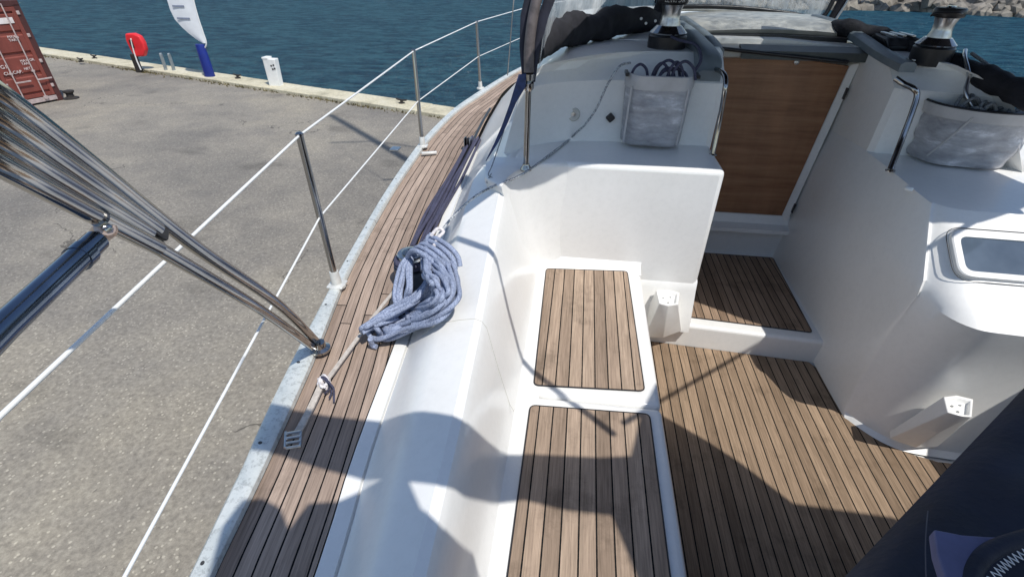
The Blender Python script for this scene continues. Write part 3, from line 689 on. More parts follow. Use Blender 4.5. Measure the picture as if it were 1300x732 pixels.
# mast with spreaders
ms=empty('mast',(.78,5.75,1.35)); ms.parent=yacht; ms.location=Vector((.78,5.75,1.35))-yacht.location
bm=bmesh.new(); lathe(bm,[(.095,0),(.095,10),(.09,15.2),(.05,15.3)],(0,0,0),20); loc('spar',bm,M['alu'],ms)
for h in (5.2,10.2):
    bm=bmesh.new(); tube(bm,[(-1.05,-.25,h),(0,0,h+.05),(1.05,-.25,h)],.03,8); loc('spreader',bm,M['alu'],ms)
bm=bmesh.new(); tube(bm,[(-1.55,-.2,-.6),(-1.05,-.25,5.2),(-.95,-.25,10.2),(0,0,15)],.006,6); loc('shroud',bm,M['steel'],ms)
# ================================================================= SPRAYHOOD
sp=tag(empty('sprayhood',(.85,3,1.4)),'black sprayhood with clear vinyl windows over the companionway','sprayhood')
# aft port leg
leg=[Vector((-.213,2.15,1.0)),WY(671,110,2.15)]
tubeobj('leg',leg,.0125,M['steel'],sp,14)
disc('leg_foot',leg[0],(0,0,1),[(.026,-.002),(.026,.006),(.016,.02),(.015,.03)],'steel',sp)
disc('leg_fitting',WY(671,112,2.15),(0,0,1),[(.015,-.01),(.022,0),(.022,.02),(.016,.026),(.022,.032),(.022,.055),(.014,.06)],'steel',sp)
a=WY(671.5,92,2.15); 
tubeobj('hoop_sleeve',[a,WY(672,60,2.16),WY(677,20,2.18),WY(688,-25,2.22),WY(705,-70,2.3),Vector((.2,2.05,1.97))],.021,M['leather'],sp,14,sm=6)
for off,wd in ((-1,.040),(1,.052)):
    bm=bmesh.new(); pts=[(671+off*6,104),(672+off*9,60),(678+off*12,20),(692+off*15,-25),(707+off*14,-70)]; rg=[]
    for i,(x,y) in enumerate(pts):
        c=WY(x,y,2.17+.02*i); ww=wd*(.35+.28*i) if i<3 else wd
        rg.append([c+Vector((-ww*.45,0,0)),c+Vector((0,-.008,0)),c+Vector((ww*.45,0,0)),c+Vector((0,.012,0))])
    loft(bm,rg); link('canvas_edge',bm,M['navy'],sp,angle=60)
# roof: curved canvas, real thickness, above the picture
bm=bmesh.new(); top=[];n=12
aft=[(-.15,1.22),(-.07,1.36),(.10,1.60),(.25,1.78),(.42,1.88),(.69,1.90),(1.07,1.90),(1.3,1.84),(1.54,1.71),(1.86,1.54),(2.0,1.56),(2.18,1.68),(2.34,1.85)]
def roofz(x,t):
    u=(x-1.0)/1.33; return 1.95+.03*(1-u*u)*t-.30*t**2.2
V=[];Vb=[]
ac=cr([(x,y,0) for x,y in aft],3)
for q in ac:
    row=[];rb=[]
    for j in range(9):
        t=j/8; xf=.78+(q.x-1.0)*.62+.3*0; x=q.x*(1-t)+(1.08+(q.x-1.0)*.62)*t; y=q.y*(1-t)+(4.05)*t
        if j==0: pass
        z=roofz(q.x,t); row.append(bm.verts.new((x,y,z))); rb.append(bm.verts.new((x,y,z-.004)))
    V.append(row);Vb.append(rb)
for G in (V,Vb):
    for i in range(len(G)-1):
        for j in range(8): bm.faces.new((G[i][j],G[i+1][j],G[i+1][j+1],G[i][j+1]))
cn=link('canopy',bm,M['navy'],sp); cn.data.materials.append(M['vinyl'])
for f in cn.data.polygons:
    if .70<f.center.x<1.75 and 3.1<f.center.y<4.0: f.material_index=1  # unseen clear roof panel, added to let sun reach the hatch garage
# front window + trims (on the cabin top at Y~4)
def plate(name,pts,mat,parent,th=.003,d=Vector((0,1,0))):
    bm=bmesh.new(); A=[Vector(p) for p in pts]; loft(bm,[A,[a+d*th for a in A]]); return link(name,bm,M[mat],parent)
fw=[(858,9),(900,8.5),(950,11),(1000,17),(1036,24),(1046,20),(1062,0),(1085,-40),(1050,-60),(860,-60)]
plate('front_window',[WY(x,y,4.02) for x,y in fw],'vinyl',sp)
tubeobj('window_trim',[WY(x,y,4.0) for x,y in [(850,8),(862,9),(900,8.5),(950,11),(1000,17),(1036,24),(1047,19),(1056,4),(1064,-12),(1085,-40)]],.014,M['black'],sp,10,sm=5)
tubeobj('window_frame',[WY(x,y,3.98) for x,y in [(1050,34),(1058,22),(1070,0),(1092,-40)]],.028,M['blackcloth'],sp,10,sm=4)
tubeobj('bottom_trim',[WY(x,y,4.0) for x,y in [(845,13),(870,12.5),(910,13),(950,15.5),(1000,21.5),(1040,29)]],.010,M['lightgrey'],sp,10,sm=5)
tubeobj('zip',[WY(x,y,3.94) for x,y in [(1053,38),(1063,22),(1077,0),(1099,-40)]],.008,M['steel_dull'],sp,8,sm=4)
# port side window, creased
pw=[(664,62),(700,62),(745,40),(800,38),(826,34),(836,20),(842,-50),(690,-60),(700,0),(684,55)]
sw0=[Vector((-.235,2.32,1.36)),WY(706,50,2.75),WY(752,28,3.05),WY(835,14,3.9),WY(842,-30,3.9),WY(760,-40,3.1),WY(712,-45,2.6),WY(700,-30,2.35)]
bm=bmesh.new(); rg=[]
lowp=[WY(684,85,2.33),WY(706,52,2.75),WY(740,32,3.0),WY(780,28,3.35),WY(832,20,3.95)]
hip=[WY(700,-40,2.3),WY(716,-50,2.7),WY(750,-50,3.0),WY(790,-50,3.35),WY(838,-45,3.95)]
for a,b_ in zip(cr(lowp,4),cr(hip,4)): rg.append([a.lerp(b_,t) for t in (0,.25,.5,.75,1)])
V=loft(bm,rg,closed=False); link('side_window',bm,M['vinyl2'],sp)
tubeobj('corner_post',[WY(838,34,3.9),WY(836,16,3.9),WY(848,-10,3.9),WY(862,-50,3.9)],.040,M['blackcloth'],sp,10,sm=4)
# gathered canvas bundle
bm=bmesh.new(); pts=[WY(676,75,2.35),WY(697,50,2.62),WY(722,41,2.85),WY(752,34,3.05),WY(790,28,3.3),WY(832,27,3.6),WY(848,30,3.75)]
rad=[.035,.085,.095,.095,.095,.085,.05]
pp=cr(pts,10); seg=22; rg=[]
for i,c in enumerate(pp):
    u=i/10; k=min(int(u),len(rad)-2); r=rad[k]+(rad[k+1]-rad[k])*(u-k)
    t=(pp[min(i+1,len(pp)-1)]-pp[max(i-1,0)]).normalized(); s=t.cross(Vector((0,0,1))).normalized(); u2=s.cross(t)
    ring=[]
    for j in range(seg):
        a=2*math.pi*j/seg; q=c+r*(.62*math.cos(a)*s+.80*math.sin(a)*u2)
        nn_=noise.noise(q*7)*.40+noise.noise(q*17+Vector((3,1,2)))*.22; ring.append(c+(q-c)*(1+nn_))
    rg.append(ring)
loft(bm,rg); link('gathered_canvas',bm,M['blackcloth'],sp,angle=70)
for q in ((832,27),(820,30),(814,24)):
    c=WY(*q,3.3); disc('press_stud',c,(0,-1,.2),[(.007,0),(.008,.004),(.002,.006)],'white',sp,10)
# starboard rolled panel
rt=[W(1058,31,1.48),W(1072,36,1.475),W(1110,46,1.445),W(1150,60,1.42),W(1200,80,1.39),W(1250,99,1.365),W(1300,119,1.345),W(1370,148,1.33),W(1440,178,1.32)]
rp=cr(rt,5)
bm=bmesh.new(); tube(bm,rp,[(.050+.005*math.sin(i*1.3)+.004*math.sin(i*3.1))*min(1,.35+i*.13) for i in range(len(rp))],16); link('rolled_side_panel',bm,M['blackcloth'],sp,angle=60)
0 and tubeobj('roll_edge',[p+Vector((-.02,-.045,-.036)) for p in rt[2:]],.006,M['white'],sp,8,sm=5)
# strap and cord
st=tag(empty('sprayhood_strap',WY(617,204,2.1)),'dark blue webbing strap hanging slanted beside the sprayhood leg','strap')
bm=bmesh.new(); pts=[WY(663,95,2.13),WY(660,112,2.12),WY(651,132,2.11),WY(641,158,2.10),WY(630,182,2.09),WY(617,205,2.05)]; wd=[.03,.045,.026,.022,.018,.006]
rg=[]
for p,w_ in zip(pts,wd): rg.append([p+Vector((-w_*.5,0,0)),p+Vector((w_*.5,0,.004)),p+Vector((w_*.5,.004,.004)),p+Vector((-w_*.5,.004,0))])
loft(bm,rg); link('webbing',bm,M['navystrap'],st,angle=60)
tubeobj('cord',[WY(640,165,2.10),WY(630,195,2.09),WY(624,212,2.06),WY(620,222,2.04),WY(628,228,2.03),WY(618,232,2.02),WY(624,220,2.03)],.0026,M['greyrope'],st,6,sm=6)
# ================================================================= BAGS
def pouch(name,label,front,back_off,topz,parts):
    pass
bag=tag(empty('rope_bag',WY(845,186,2.55)),'square grey net rope bag on the bulkhead left of the brown washboard','rope bag')
x0,x1=.215,.535; zb,zt=1.02,1.345
bm=bmesh.new(); nx,nz=16,16; 
def bagy(u,v): return 2.615-(.115+.02*v)*(1-abs(2*u-1)**7)*(.86+.14*math.sin(math.pi*v*.9+.3))
V=[]
for j in range(nz+1):
    v=j/nz; row=[]
    for i in range(nx+1):
        u=i/nx; xx=(x0+.012*(1-v))+(x1-.01*(1-v)-x0-.012*(1-v))*u; y=bagy(u,v); z=zb+(zt-.055-zb)*v
        q=Vector((xx*9,z*22,3.1)); y+=noise.noise(q)*.012*math.sin(math.pi*u)
        row.append(bm.verts.new((xx,y,z)))
    V.append(row)
for j in range(nz):
    for i in range(nx): bm.faces.new((V[j][i],V[j][i+1],V[j+1][i+1],V[j+1][i]))
bt=[bm.verts.new((v.co.x,2.62,zb+.0)) for v in V[0]]
for i in range(nx): bm.faces.new((V[0][i],bt[i],bt[i+1],V[0][i+1]))
link('net_front',bm,M['net'],bag,angle=80)
bm=bmesh.new(); rg=[]
for i in range(nx+1):
    u=i/nx; xx=x0-.004+(x1-x0+.008)*u; y=bagy(u,1)-.004
    rg.append([(xx,y-.001,zt-.06),(xx,y-.004,zt),(xx,y+.004,zt+.003),(xx,y+.006,zt-.06)])
loft(bm,rg); link('top_band',bm,M['greyband'],bag,angle=60)
for xx in (x0+.025,x1-.035):
    bm=bmesh.new(); tube(bm,[(xx,bagy(.1,.9)-.006,zt-.05),(xx-.004,bagy(.1,.5)-.008,1.2),(xx-.006,bagy(.1,.1)-.004,zb+.01)],.005,6); link('seam',bm,M['greyband'],bag)
for xx in (x0-.002,x1+.002):
    bm=bmesh.new(); box(bm,(xx-.008,2.53,zt-.01),(xx+.008,2.62,zt+.006)); link('hook_strap',bm,M['black'],bag,bev=.003)
rc=tag(empty('coiled_line',(.37,2.56,1.36)),'dark grey line bundled in the top of the square rope bag','rope','lines stowed in the rope bags')
rnd=random.Random(5)
bm=bmesh.new()
for k in range(7):
    cx=rnd.uniform(.27,.48); w_=rnd.uniform(.03,.07); h=rnd.uniform(.02,.06); yy=rnd.uniform(2.53,2.58)
    tube(bm,cr([(cx-w_,yy,1.33),(cx-w_*.7,yy-.01,1.345+h*.7),(cx,yy+.01,1.35+h),(cx+w_*.7,yy,1.345+h*.6),(cx+w_,yy-.01,1.33)],6),.0065,8)
link('loops',bm,M['darkrope'],rc,angle=60)
rc['label']='dark line bundled in the top of the square rope bag'; del rc['group']
bm=bmesh.new(); tube(bm,cr([(.52,2.57,1.36),(.545,2.60,1.41),(.53,2.7,1.455),(.47,2.80,1.46),(.43,2.84,1.47)],6),.007,8); link('tail',bm,M['darkrope'],rc,angle=60)
# starboard half round bag
bag2=tag(empty('rope_bag',(1.83,2.5,1.02)),'rounded grey net rope bag on the ledge behind the bent grab rail at right','rope bag')
V=[];bm=bmesh.new(); nx,nz=28,12
def b2(u,v):
    a=math.pi*u; rx=.235*(.86+.14*v); ry=.215*(.84+.16*v)
    return Vector((1.835-rx*math.cos(a)-.02*(1-v),2.63-ry*math.sin(a)**.8,1.012+.235*v))
for j in range(nz+1):
    row=[]
    for i in range(nx+1):
        p=b2(i/nx,j/nz); p+=(p-Vector((1.83,2.6,p.z)))*.10*noise.noise(Vector((p.x*8,p.y*8,p.z*18)))
        row.append(bm.verts.new(p))
    V.append(row)
for j in range(nz):
    for i in range(nx): bm.faces.new((V[j][i],V[j][i+1],V[j+1][i+1],V[j+1][i]))
bm.faces.new(V[0][::-1]); link('net_body',bm,M['net'],bag2,angle=80)
bm=bmesh.new(); rg=[]
for i in range(nx+1):
    p=b2(i/nx,.86); q=b2(i/nx,1.06); o_=(p-Vector((1.835,2.6,p.z))); o_.z=0; o_.normalize()
    rg.append([p+o_*.006,q+o_*.010,q+o_*.0,p-o_*.002])
loft(bm,rg); link('rim_band',bm,M['greyband'],bag2,angle=60)
tubeobj('rim_cord',[b2(i/16,1.07) for i in range(17)],.006,M['black'],bag2,8)
tubeobj('diagonal_seam',[b2(.30,.95)+Vector((0,-.008,0)),b2(.24,.5)+Vector((-.004,-.008,0)),b2(.17,.12)+Vector((-.006,-.008,0))],.005,M['greyband'],bag2,6,sm=4)
rc2=tag(empty('coiled_line',(1.85,2.55,1.27)),'grey line heaped in the rounded rope bag and led up to the winch','rope')
bm=bmesh.new()
for k in range(13):
    cx=rnd.uniform(1.72,2.0); cy=rnd.uniform(2.47,2.58); w_=rnd.uniform(.03,.08); a=rnd.uniform(0,3.1); h=rnd.uniform(.0,.05)
    tube(bm,cr([(cx+w_*math.cos(t+a),cy+w_*.55*math.sin(t+a),1.235+h+.03*math.sin(t*2)) for t in (0,1.2,2.4,3.6,4.8)],5),.0075,8)
link('loops',bm,M['greyrope'],rc2,angle=60)
tubeobj('lead',[(1.75,2.52,1.24),(1.70,2.56,1.31),(1.715,2.62,1.375),(1.73,2.72,1.43),(1.78,2.82,1.45)],.0085,M['steel_dull'],rc2,8,sm=6)
tubeobj('lead',[(1.98,2.5,1.27),(1.92,2.55,1.31),(1.84,2.66,1.39),(1.80,2.8,1.44)],.0075,M['greyrope'],rc2,8,sm=6)
# ================================================================= ROPES ON PORT SIDE
fl_=tag(empty('flecked_rope',W(623,238,.95)),'thin black and white flecked rope running from the square bag down over the coaming','rope')
pth=[WY(800,80,2.60),WY(787,84,2.54),WY(772,106,2.50),WY(757,138,2.52),WY(742,159,2.555),WY(731,169,2.57),W(722,178,1.007),W(701,194,1.007),W(662,222,1.003),W(623,238,.985),W(597,254,.955),W(575,275,.915),W(560,294,.90),W(552,306,.89)]
tubeobj('line',pth,.0055,M['fleck'],fl_,8,sm=8)
co=tag(empty('rope_coil',W(520,400,.75)),'big blue grey rope coil hanging over the coaming onto the teak side deck','rope coil')
base_loop=[(545,312,.90),(566,330,.93),(580,355,.93),(576,380,.915),(552,402,.87),(516,416,.79),(484,428,.75),(474,420,.75),(487,404,.76),(512,388,.79),(536,374,.83),(549,350,.87),(543,326,.88)]
rnd=random.Random(11)
for k in range(24):
    bm=bmesh.new(); s=1.03-.030*k+rnd.uniform(-.05,.05); cx,cy=540,372; pts=[]
    jx,jy=rnd.uniform(-7,7),rnd.uniform(-6,6); ph=rnd.uniform(0,6); am=rnd.uniform(.01,.03)
    for i,(x,y,z) in enumerate(base_loop):
        inner=i>=8
        ss=s if not inner else 1+.022*k+rnd.uniform(-.09,.09)
        ex=cx+(x-cx)*ss+jx*.7+rnd.uniform(-3.4,3.4); ey=cy+(y-cy)*ss+jy*.7+rnd.uniform(-3.4,3.4)
        pts.append(W(ex,ey,z+am*math.sin(ph+i*1.1)+rnd.uniform(-.006,.006)+.0012*k))
    tube(bm,cr(pts,7,True),.0078,9,True); link('loop',bm,M['bluerope'],co,angle=60)
for k in range(6):
    bm=bmesh.new(); q=rnd.uniform(-4,4)
    pts=[W(512+k*4,404,.755),W(503+k*3+q,380,.79),W(506+k*3+q,352+k*3,.835),W(512+k*2,334+q,.868),W(528+q,324-k,.875),W(548,326+k*2+q,.90),W(565+q,345+k*3,.93),W(566,372+q,.925),W(548+q,392+k*2,.885),W(524,400+k*3,.83)]
    tube(bm,cr(pts,7),.0078,9); link('loop',bm,M['bluerope'],co,angle=60)
for k in range(5):   # wraps at the neck
    bm=bmesh.new(); a=(530+k*6,322-k*4); pts=[W(a[0]-14,a[1]+8,.86),W(a[0]-6,a[1]-4,.93),W(a[0]+12,a[1]+4,.95),W(a[0]+26,a[1]+18,.93),W(a[0]+30,a[1]+32,.90)]
    tube(bm,cr(pts,7),.0095,10); link('wrap',bm,M['bluerope'],co,angle=60)
tubeobj('whipping',[W(551,312,.95),W(556,302,.93),W(563,294,.915),W(556,290,.93),W(548,298,.95)],.0065,M['knot'],co,8,sm=6)
tubeobj('tail',[W(470,430,.76),W(473,438,.725),W(478,440,.722)],.009,M['bluerope'],co,8,sm=6)
# dark lines along the deck
dl=tag(empty('deck_line_bundle',W(575,235,.72)),'bundle of dark purple lines lying along the inner edge of the teak side deck','rope')
for k in range(7):
    o_=k*.013
    ys_=[(604,177),(592,200),(578,226),(565,250),(552,275),(541,296),(531,318)]
    pts=[W(x,y,.727)+Vector((-.045+o_+.006*math.sin(k*2+i*1.3),0,.008*(k%3)+.003*math.sin(i*2+k))) for i,(x,y) in enumerate(ys_)]
    bm=bmesh.new(); tube(bm,cr(pts,6),.0085,8); link('line',bm,M['darkrope'] ,dl,angle=60)
# ratchet strap
rs=tag(empty('lashing_strap',W(372,556,.72)),'pale webbing lashing strap knotted and hooked to the toe rail on the side deck','strap')
def ribbon(name,pts,w,mat,th=.0025,n=6):
    p=cr(pts,n); bm=bmesh.new(); rg=[]
    for i,c in enumerate(p):
        t=(p[min(i+1,len(p)-1)]-p[max(i-1,0)]).normalized(); s=t.cross(Vector((0,0,1))).normalized(); u=s.cross(t)
        ww=w[0]+(w[1]-w[0])*i/(len(p)-1)
        rg.append([c-s*ww-u*th,c+s*ww-u*th,c+s*ww+u*th,c-s*ww+u*th])
    loft(bm,rg); return link(name,bm,M[mat],rs,angle=60)
ribbon('webbing',[W(505,364,.80),W(482,392,.752),W(455,428,.735),W(430,462,.728),W(414,484,.735)],(.006,.007),'webbing')
ribbon('webbing_doubled',[W(408,488,.735),W(397,512,.73),W(386,534,.726),W(375,553,.726)],(.009,.010),'webbing',.003)
bm=bmesh.new()
for k in range(9):
    a=rnd.uniform(0,6); tube(bm,cr([W(412+rnd.uniform(2,8)*math.cos(a+t)+rnd.uniform(-2,2),484+rnd.uniform(3,9)*math.sin(a+t)+rnd.uniform(-2,2),.735+.012*math.sin(t*2+k)) for t in (0,1.3,2.6,3.9,5.2)],5),.0042,7)
link('knot',bm,M['knot'],rs,angle=60)
bm=bmesh.new()
for k in range(3):
    tube(bm,cr([W(408,478,.75),W(414+4*k,480+5*k,.757),W(418+3*k,492+4*k,.735),W(412+6*k,500+5*k,.72)],5),.003,6)
link('frayed_cord',bm,M['darkrope'],rs,angle=60)
for i in range(4):
    bm=bmesh.new(); yy=548+i*6.2; tube(bm,[W(363,yy+2,.731),W(382,yy-1,.731)],.0036,8); link('buckle_bar',bm,M['steel_dull'],rs)
bm=bmesh.new()
for sx in (363,382): tube(bm,[W(sx,548,.728),W(sx-1,568,.728)],.004,8)
link('buckle_side',bm,M['steel_dull'],rs)
# ================================================================= FOLDED BIMINI FRAME (port quarter)
bf=tag(empty('folded_frame',W(405,440,.72)),'folded bundle of polished steel canopy tubes slanting up from the port deck edge','tube frame')
def xt(name,pts,x,r,mat='steel',sm=0):
    p=[WX(a,b,x+ (c if c else 0)) for a,b,c in pts]
    return tubeobj(name,p,r,M[mat],bf,16,sm=sm)
B0=W(404,436,.735)
def tb(pts,r):
    tubeobj('tube',[p if isinstance(p,Vector) else WX(p[0],p[1],-.56-.20*max(0,(p[0])/400)-.02*(p[0]<0)*0) for p in pts],r,M['steel'],bf,16,sm=5)
tb([B0,(356,388),(266,326),(203,279),(111,206),(0,123),(-120,45),(-420,-150)],.0128)
tb([W(399,442,.735),(331,393),(193,311),(111,269),(0,210),(-120,148),(-420,0)],.0120)
tb([(199,290),(150,256),(111,229),(0,153),(-120,76),(-420,-105)],.0122)
tb([(188,295),(150,272),(111,249),(0,182),(-120,112),(-420,-60)],.0118)
tubeobj('sleeve',[WX(200,314,-.655),WX(126,276,-.62)],.0132,M['steel'],bf,16)
bm=bmesh.new(); c=WX(197,293,-.665); d=(WX(197,293,-.665)-WX(180,283,-.66)).normalized(); mt=Matrix.Translation(c)@d.to_track_quat('X','Z').to_matrix().to_4x4()
box(bm,(-.018,-.012,-.012),(.020,.012,.012),mt); link('joint',bm,M['black'],bf,bev=.005)
c=WX(133,292,-.622); disc('pivot',c,(.8,-.3,.5),[(.013,-.02),(.0135,.006),(.010,.010),(.006,.010)],'copper',bf,16)
disc('bolt',c+Vector((.8,-.3,.5)).normalized()*.010,(.8,-.3,.5),[(.006,0),(.006,.004),(.002,.006)],'steel',bf,6)
tubeobj('strut',[WX(122,306,-.622),WX(60,364,-.59),WX(0,420,-.56),WX(-110,530,-.50)],.0148,M['bluesteel'],bf,18)
tubeobj('strut_collar',[WX(108,320,-.615),WX(98,329,-.61)],.0170,M['bluesteel'],bf,18)
disc('deck_foot',W(407,443,.722),(0,0,1),[(.032,-.002),(.032,.006),(.02,.012),(.018,.03),(.012,.03)],'steel',bf)
# ================================================================= ADDED SHADOW CASTERS: CLOTH + STRAPS (unseen, above the cockpit)
ca=tag(empty('shadow_blocker',(1,0,2.1)),'unseen dark cloth added over the helm to cast the shadow of a person','canopy')
poly=[(-.29,.35),(-.07,.33),(.19,.325),(.30,.30),(.38,.322),(.6,.372),(.83,.39),(.93,.41),(.98,.60),(1.05,.76),(1.20,.84),(1.367,.845),(1.55,.72),(1.68,.61),(1.83,.45),(2.2,.44),(2.4,.3),(2.4,-.9),(.9,-.9),(.92,.03),(.885,.13),(.86,.194),(.72,.193),(.6,.209),(.45,.16),(.36,.127),(.28,.118),(.21,.125)]
poly+=[(.252,.062),(.31,.028),(.387,.017),(.449,.013),(.51,-.04),(.6,-.5),(-.15,-.5),(-.125,-.12),(-.16,-.017),(-.152,.052),(-.114,.064),(-.058,.046),(-.01,.0),(.004,.065),(.073,.079),(.117,.112),(.155,.135),(.078,.15),(-.03,.166),(-.14,.19),(-.24,.19)]
bm=bmesh.new(); prism(bm,poly,2.095,2.103); bm.normal_update(); bmesh.ops.triangulate(bm,faces=[f for f in bm.faces if len(f.verts)>4]); link('canvas',bm,M['navy'],ca)  # added blocker, outline cut to the shadow of a person in the cockpit
for yy_ in (-.35,-.88): tubeobj('blocker_hoop',[(-.52,-.62,.72),(-.50,(yy_-.62)/2,1.4),(-.40,yy_,2.0),(-.2,yy_,2.085),(.95,yy_,2.088),(2.2,yy_,2.085),(2.4,yy_,1.95),(2.45,-.62,.72)],.0125,M['steel'],ca,sm=6)  # hoops added only to hold up the unseen cloth
for i,(a,b_) in enumerate((((.87,.50,2.08),(-.09,1.36,1.97)),((.90,.55,2.08),(1.94,1.56,1.93)))):
    s_=tag(empty('shadow_strap',a),['port','starboard'][i]+' unseen strap casting one V shadow line, from the added cloth to the sprayhood corner','strap')
    tubeobj('webbing',[a,b_],.011 if i else .013,M['navystrap'],s_,8)  # unseen, placed to cast the V-shaped shadow lines
# ================================================================= DARK CLOTH LOWER RIGHT
dc=tag(empty('navy_canvas_cover',(1.2,.4,0)),'dark navy cloth cover with lavender lining and white zigzag stitching in the bottom right corner','cloth cover')
e0=Vector((.26,.285,1.0)); e1=Vector((1.16,1.053,1.0)); ed=(e1-e0).normalized(); inn=Vector((ed.y,-ed.x,0))
bm=bmesh.new(); nu,nv=60,50; V=[]
for i in range(nu+1):
    row=[]
    for j in range(-7,nv+1):
        u=i/nu*(e1-e0).length; v=max(j,0)/nv*1.15
        p=e0+ed*u+inn*v; z=1.0
        if j<0: z=1.0-(-j/7)**1.5*.95; p=p-inn*(-.012*(-j)**.5)
        else:
            z+= -.05*math.exp(-v*40)+.05*(1-math.exp(-v*5))+.06*noise.noise(Vector((u*3.0,v*5,1)))*min(1,v*8)+.02*noise.noise(Vector((u*9,v*14,4)))*min(1,v*8)
            z+=.03*math.sin((u*1.2+v*3.4)*5)*min(1,v*5)*.4
        row.append(bm.verts.new(Vector((p.x,p.y,z))))
    V.append(row)
for i in range(nu):
    for j in range(len(V[0])-1): bm.faces.new((V[i][j],V[i+1][j],V[i+1][j+1],V[i][j+1]))
link('cloth',bm,M['navy'],dc,angle=80)
lp=[(1186,671),(1202,674),(1222,678),(1250,680),(1276,681),(1262,688),(1245,698),(1233,712),(1226,726),(1224,745),(1206,745),(1198,725),(1190,700)]
bm=bmesh.new(); A=[W(x,y,1.085) for x,y in lp]; loft(bm,[A,[a+Vector((0,0,-.02)) for a in A]]); link('lining',bm,M['lavender'],dc,bev=.003)
bm=bmesh.new(); pts=[]
cc=cr([W(1252,745,1.098),W(1268,724,1.102),W(1285,710,1.104),W(1310,698,1.104),W(1340,690,1.10)],8)
for i,c in enumerate(cc):
    t=(cc[min(i+1,len(cc)-1)]-cc[max(i-1,0)]).normalized(); s=Vector((t.y,-t.x,0)).normalized(); pts.append(c+s*(.005 if i%2 else -.005))
tube(bm,pts,.0011,5); link('zigzag_stitching',bm,M['thread'],dc)
rim=[W(1222,760,1.075),W(1236,722,1.080),W(1256,700,1.083),W(1290,686,1.085),W(1340,672,1.08)]
tubeobj('piped_edge',rim,.012,M['navy'],dc,12,sm=6)
tubeobj('seam_thread',[W(1178,648,1.062),W(1176,670,1.072),W(1175,700,1.078),W(1176,745,1.08)],.0009,M['stitchgrey'],dc,5,sm=4)
# ================================================================= QUAY OBJECTS
ca_=math.atan2(13.65-12.63,-15.32+15.62)     # direction of the door face in plan
c0=W(80,124,Q+.06); c0.z=Q
ct=tag(empty('shipping_container',c0),'rust red shipping container with white locking bars at the quay corner','container')
ct.rotation_euler=(0,0,ca_-R(90))            # local: x away from face normal; face spans -y
Lc,Wc,Hc=6.06,2.44,2.59
def cb_(nm,mat,boxes,bev=.0):
    bm=bmesh.new()
    for lo,hi in boxes: box(bm,lo,hi)
    return loc(nm,bm,M[mat],ct,bev=bev)
# corrugated body
bm=bmesh.new(); prof=[]
def corr(n,L):
    out=[];s=L/n
    for i in range(n):
        for t,d in ((0,0),(.25,0),(.35,.035),(.65,.035),(.75,0)): out.append((i*s+t*s,d))
    out.append((L,0)); return out
ring=[(-.1-x,-.05-d) for x,d in corr(18,Lc-.2)]+[(-(Lc-.1)+0,-Wc+.05)]
side1=[(-.1-x,-.06-d) for x,d in corr(18,Lc-.2)]; side2=[(-.1-x,-Wc+.06+d) for x,d in corr(18,Lc-.2)][::-1]
prism(bm,side1+side2,.16,Hc-.1); loc('body',bm,M['cred'],ct)
cb_('frame','cdark',[((-.14,-.14,.05),(.0,0,Hc)),((-.14,-Wc,.05),(0,-Wc+.14,Hc)),((-Lc,-.12,.05),(-Lc+.12,0,Hc)),((-Lc,-Wc,.05),(-Lc+.12,-Wc+.12,Hc)),((-.12,-Wc,Hc-.14),(.0,0,Hc-.002)),((-Lc,-.08,Hc-.1),(-.1,-.02,Hc-.01)),((-Lc,-Wc+.02,.05),(-.1,-Wc+.08,.18)),((-Lc,-.08,.05),(-.1,-.02,.18)),((-Lc,-Wc+.02,Hc-.1),(-.1,-Wc+.08,Hc-.01))],.008)
cb_('door_sill','cbar',[((-.10,-Wc+.14,.05),(.012,-.14,.17))],.008)
for yy in (-.18,-Wc):
    for zz in (0,Hc-.12): cb_('corner_casting','cdark',[((-.178,yy,zz),(.006,yy+.18,zz+.118))],.012)
for k in (0,1):
    y1=-.145-k*1.085; y0=y1-1.07
    dd=empty('door'); dd.parent=ct
    def db(nm,mat,boxes,bev=.0,par=dd):
        bm=bmesh.new()
        for lo,hi in boxes: box(bm,lo,hi)
        o=loc(nm,bm,M[mat],par,bev=bev); return o
    db('door_frame','cred',[((-.06,y0,.19),(.0,y0+.09,Hc-.15)),((-.06,y1-.09,.19),(0,y1,Hc-.15)),((-.06,y0+.09,.19),(0,y1-.09,.28)),((-.06,y0+.09,Hc-.25),(0,y1-.09,Hc-.15))],.004)
    rg=[];z=.28
    bm=bmesh.new(); zs=[];pan=(Hc-.25-.28)/4
    for i in range(4):
        b0=.28+i*pan
        zs+=[(b0,-.045),(b0+pan*.08,-.045),(b0+pan*.14,-.012),(b0+pan*.86,-.012),(b0+pan*.92,-.045)]
    zs.append((Hc-.25,-.045))
    loft(bm,[[(x,yy,z) for z,x in zs]+[(-.058,yy,Hc-.25),(-.058,yy,.28)] for yy in (y0+.088,y1-.088)]); loc('panel',bm,M['cred'],dd)
    for yy in (y0+.26,y1-.28):
        bm=bmesh.new(); tube(bm,[(.045,yy,.10),(.045,yy,Hc-.06)],.017,10); loc('locking_bar',bm,M['cbar'],dd)
        db('keeper','cbar',[((.0,yy-.05,.12),(.05,yy+.05,.20)),((.0,yy-.035,.85),(.06,yy+.035,.90)),((0,yy-.035,1.7),(.06,yy+.035,1.75))],.006)
        db('handle','cbar',[((.05,yy-.02,.62),(.07,yy+.36,.66))],.006)
    for zz in (.4,1.05,1.7,2.25): db('hinge','cbar',[((.002,(y1-.01) if k==0 else (y0-.05),zz),(.03,(y1+.06) if k==0 else (y0+.01),zz+.09))],.006)
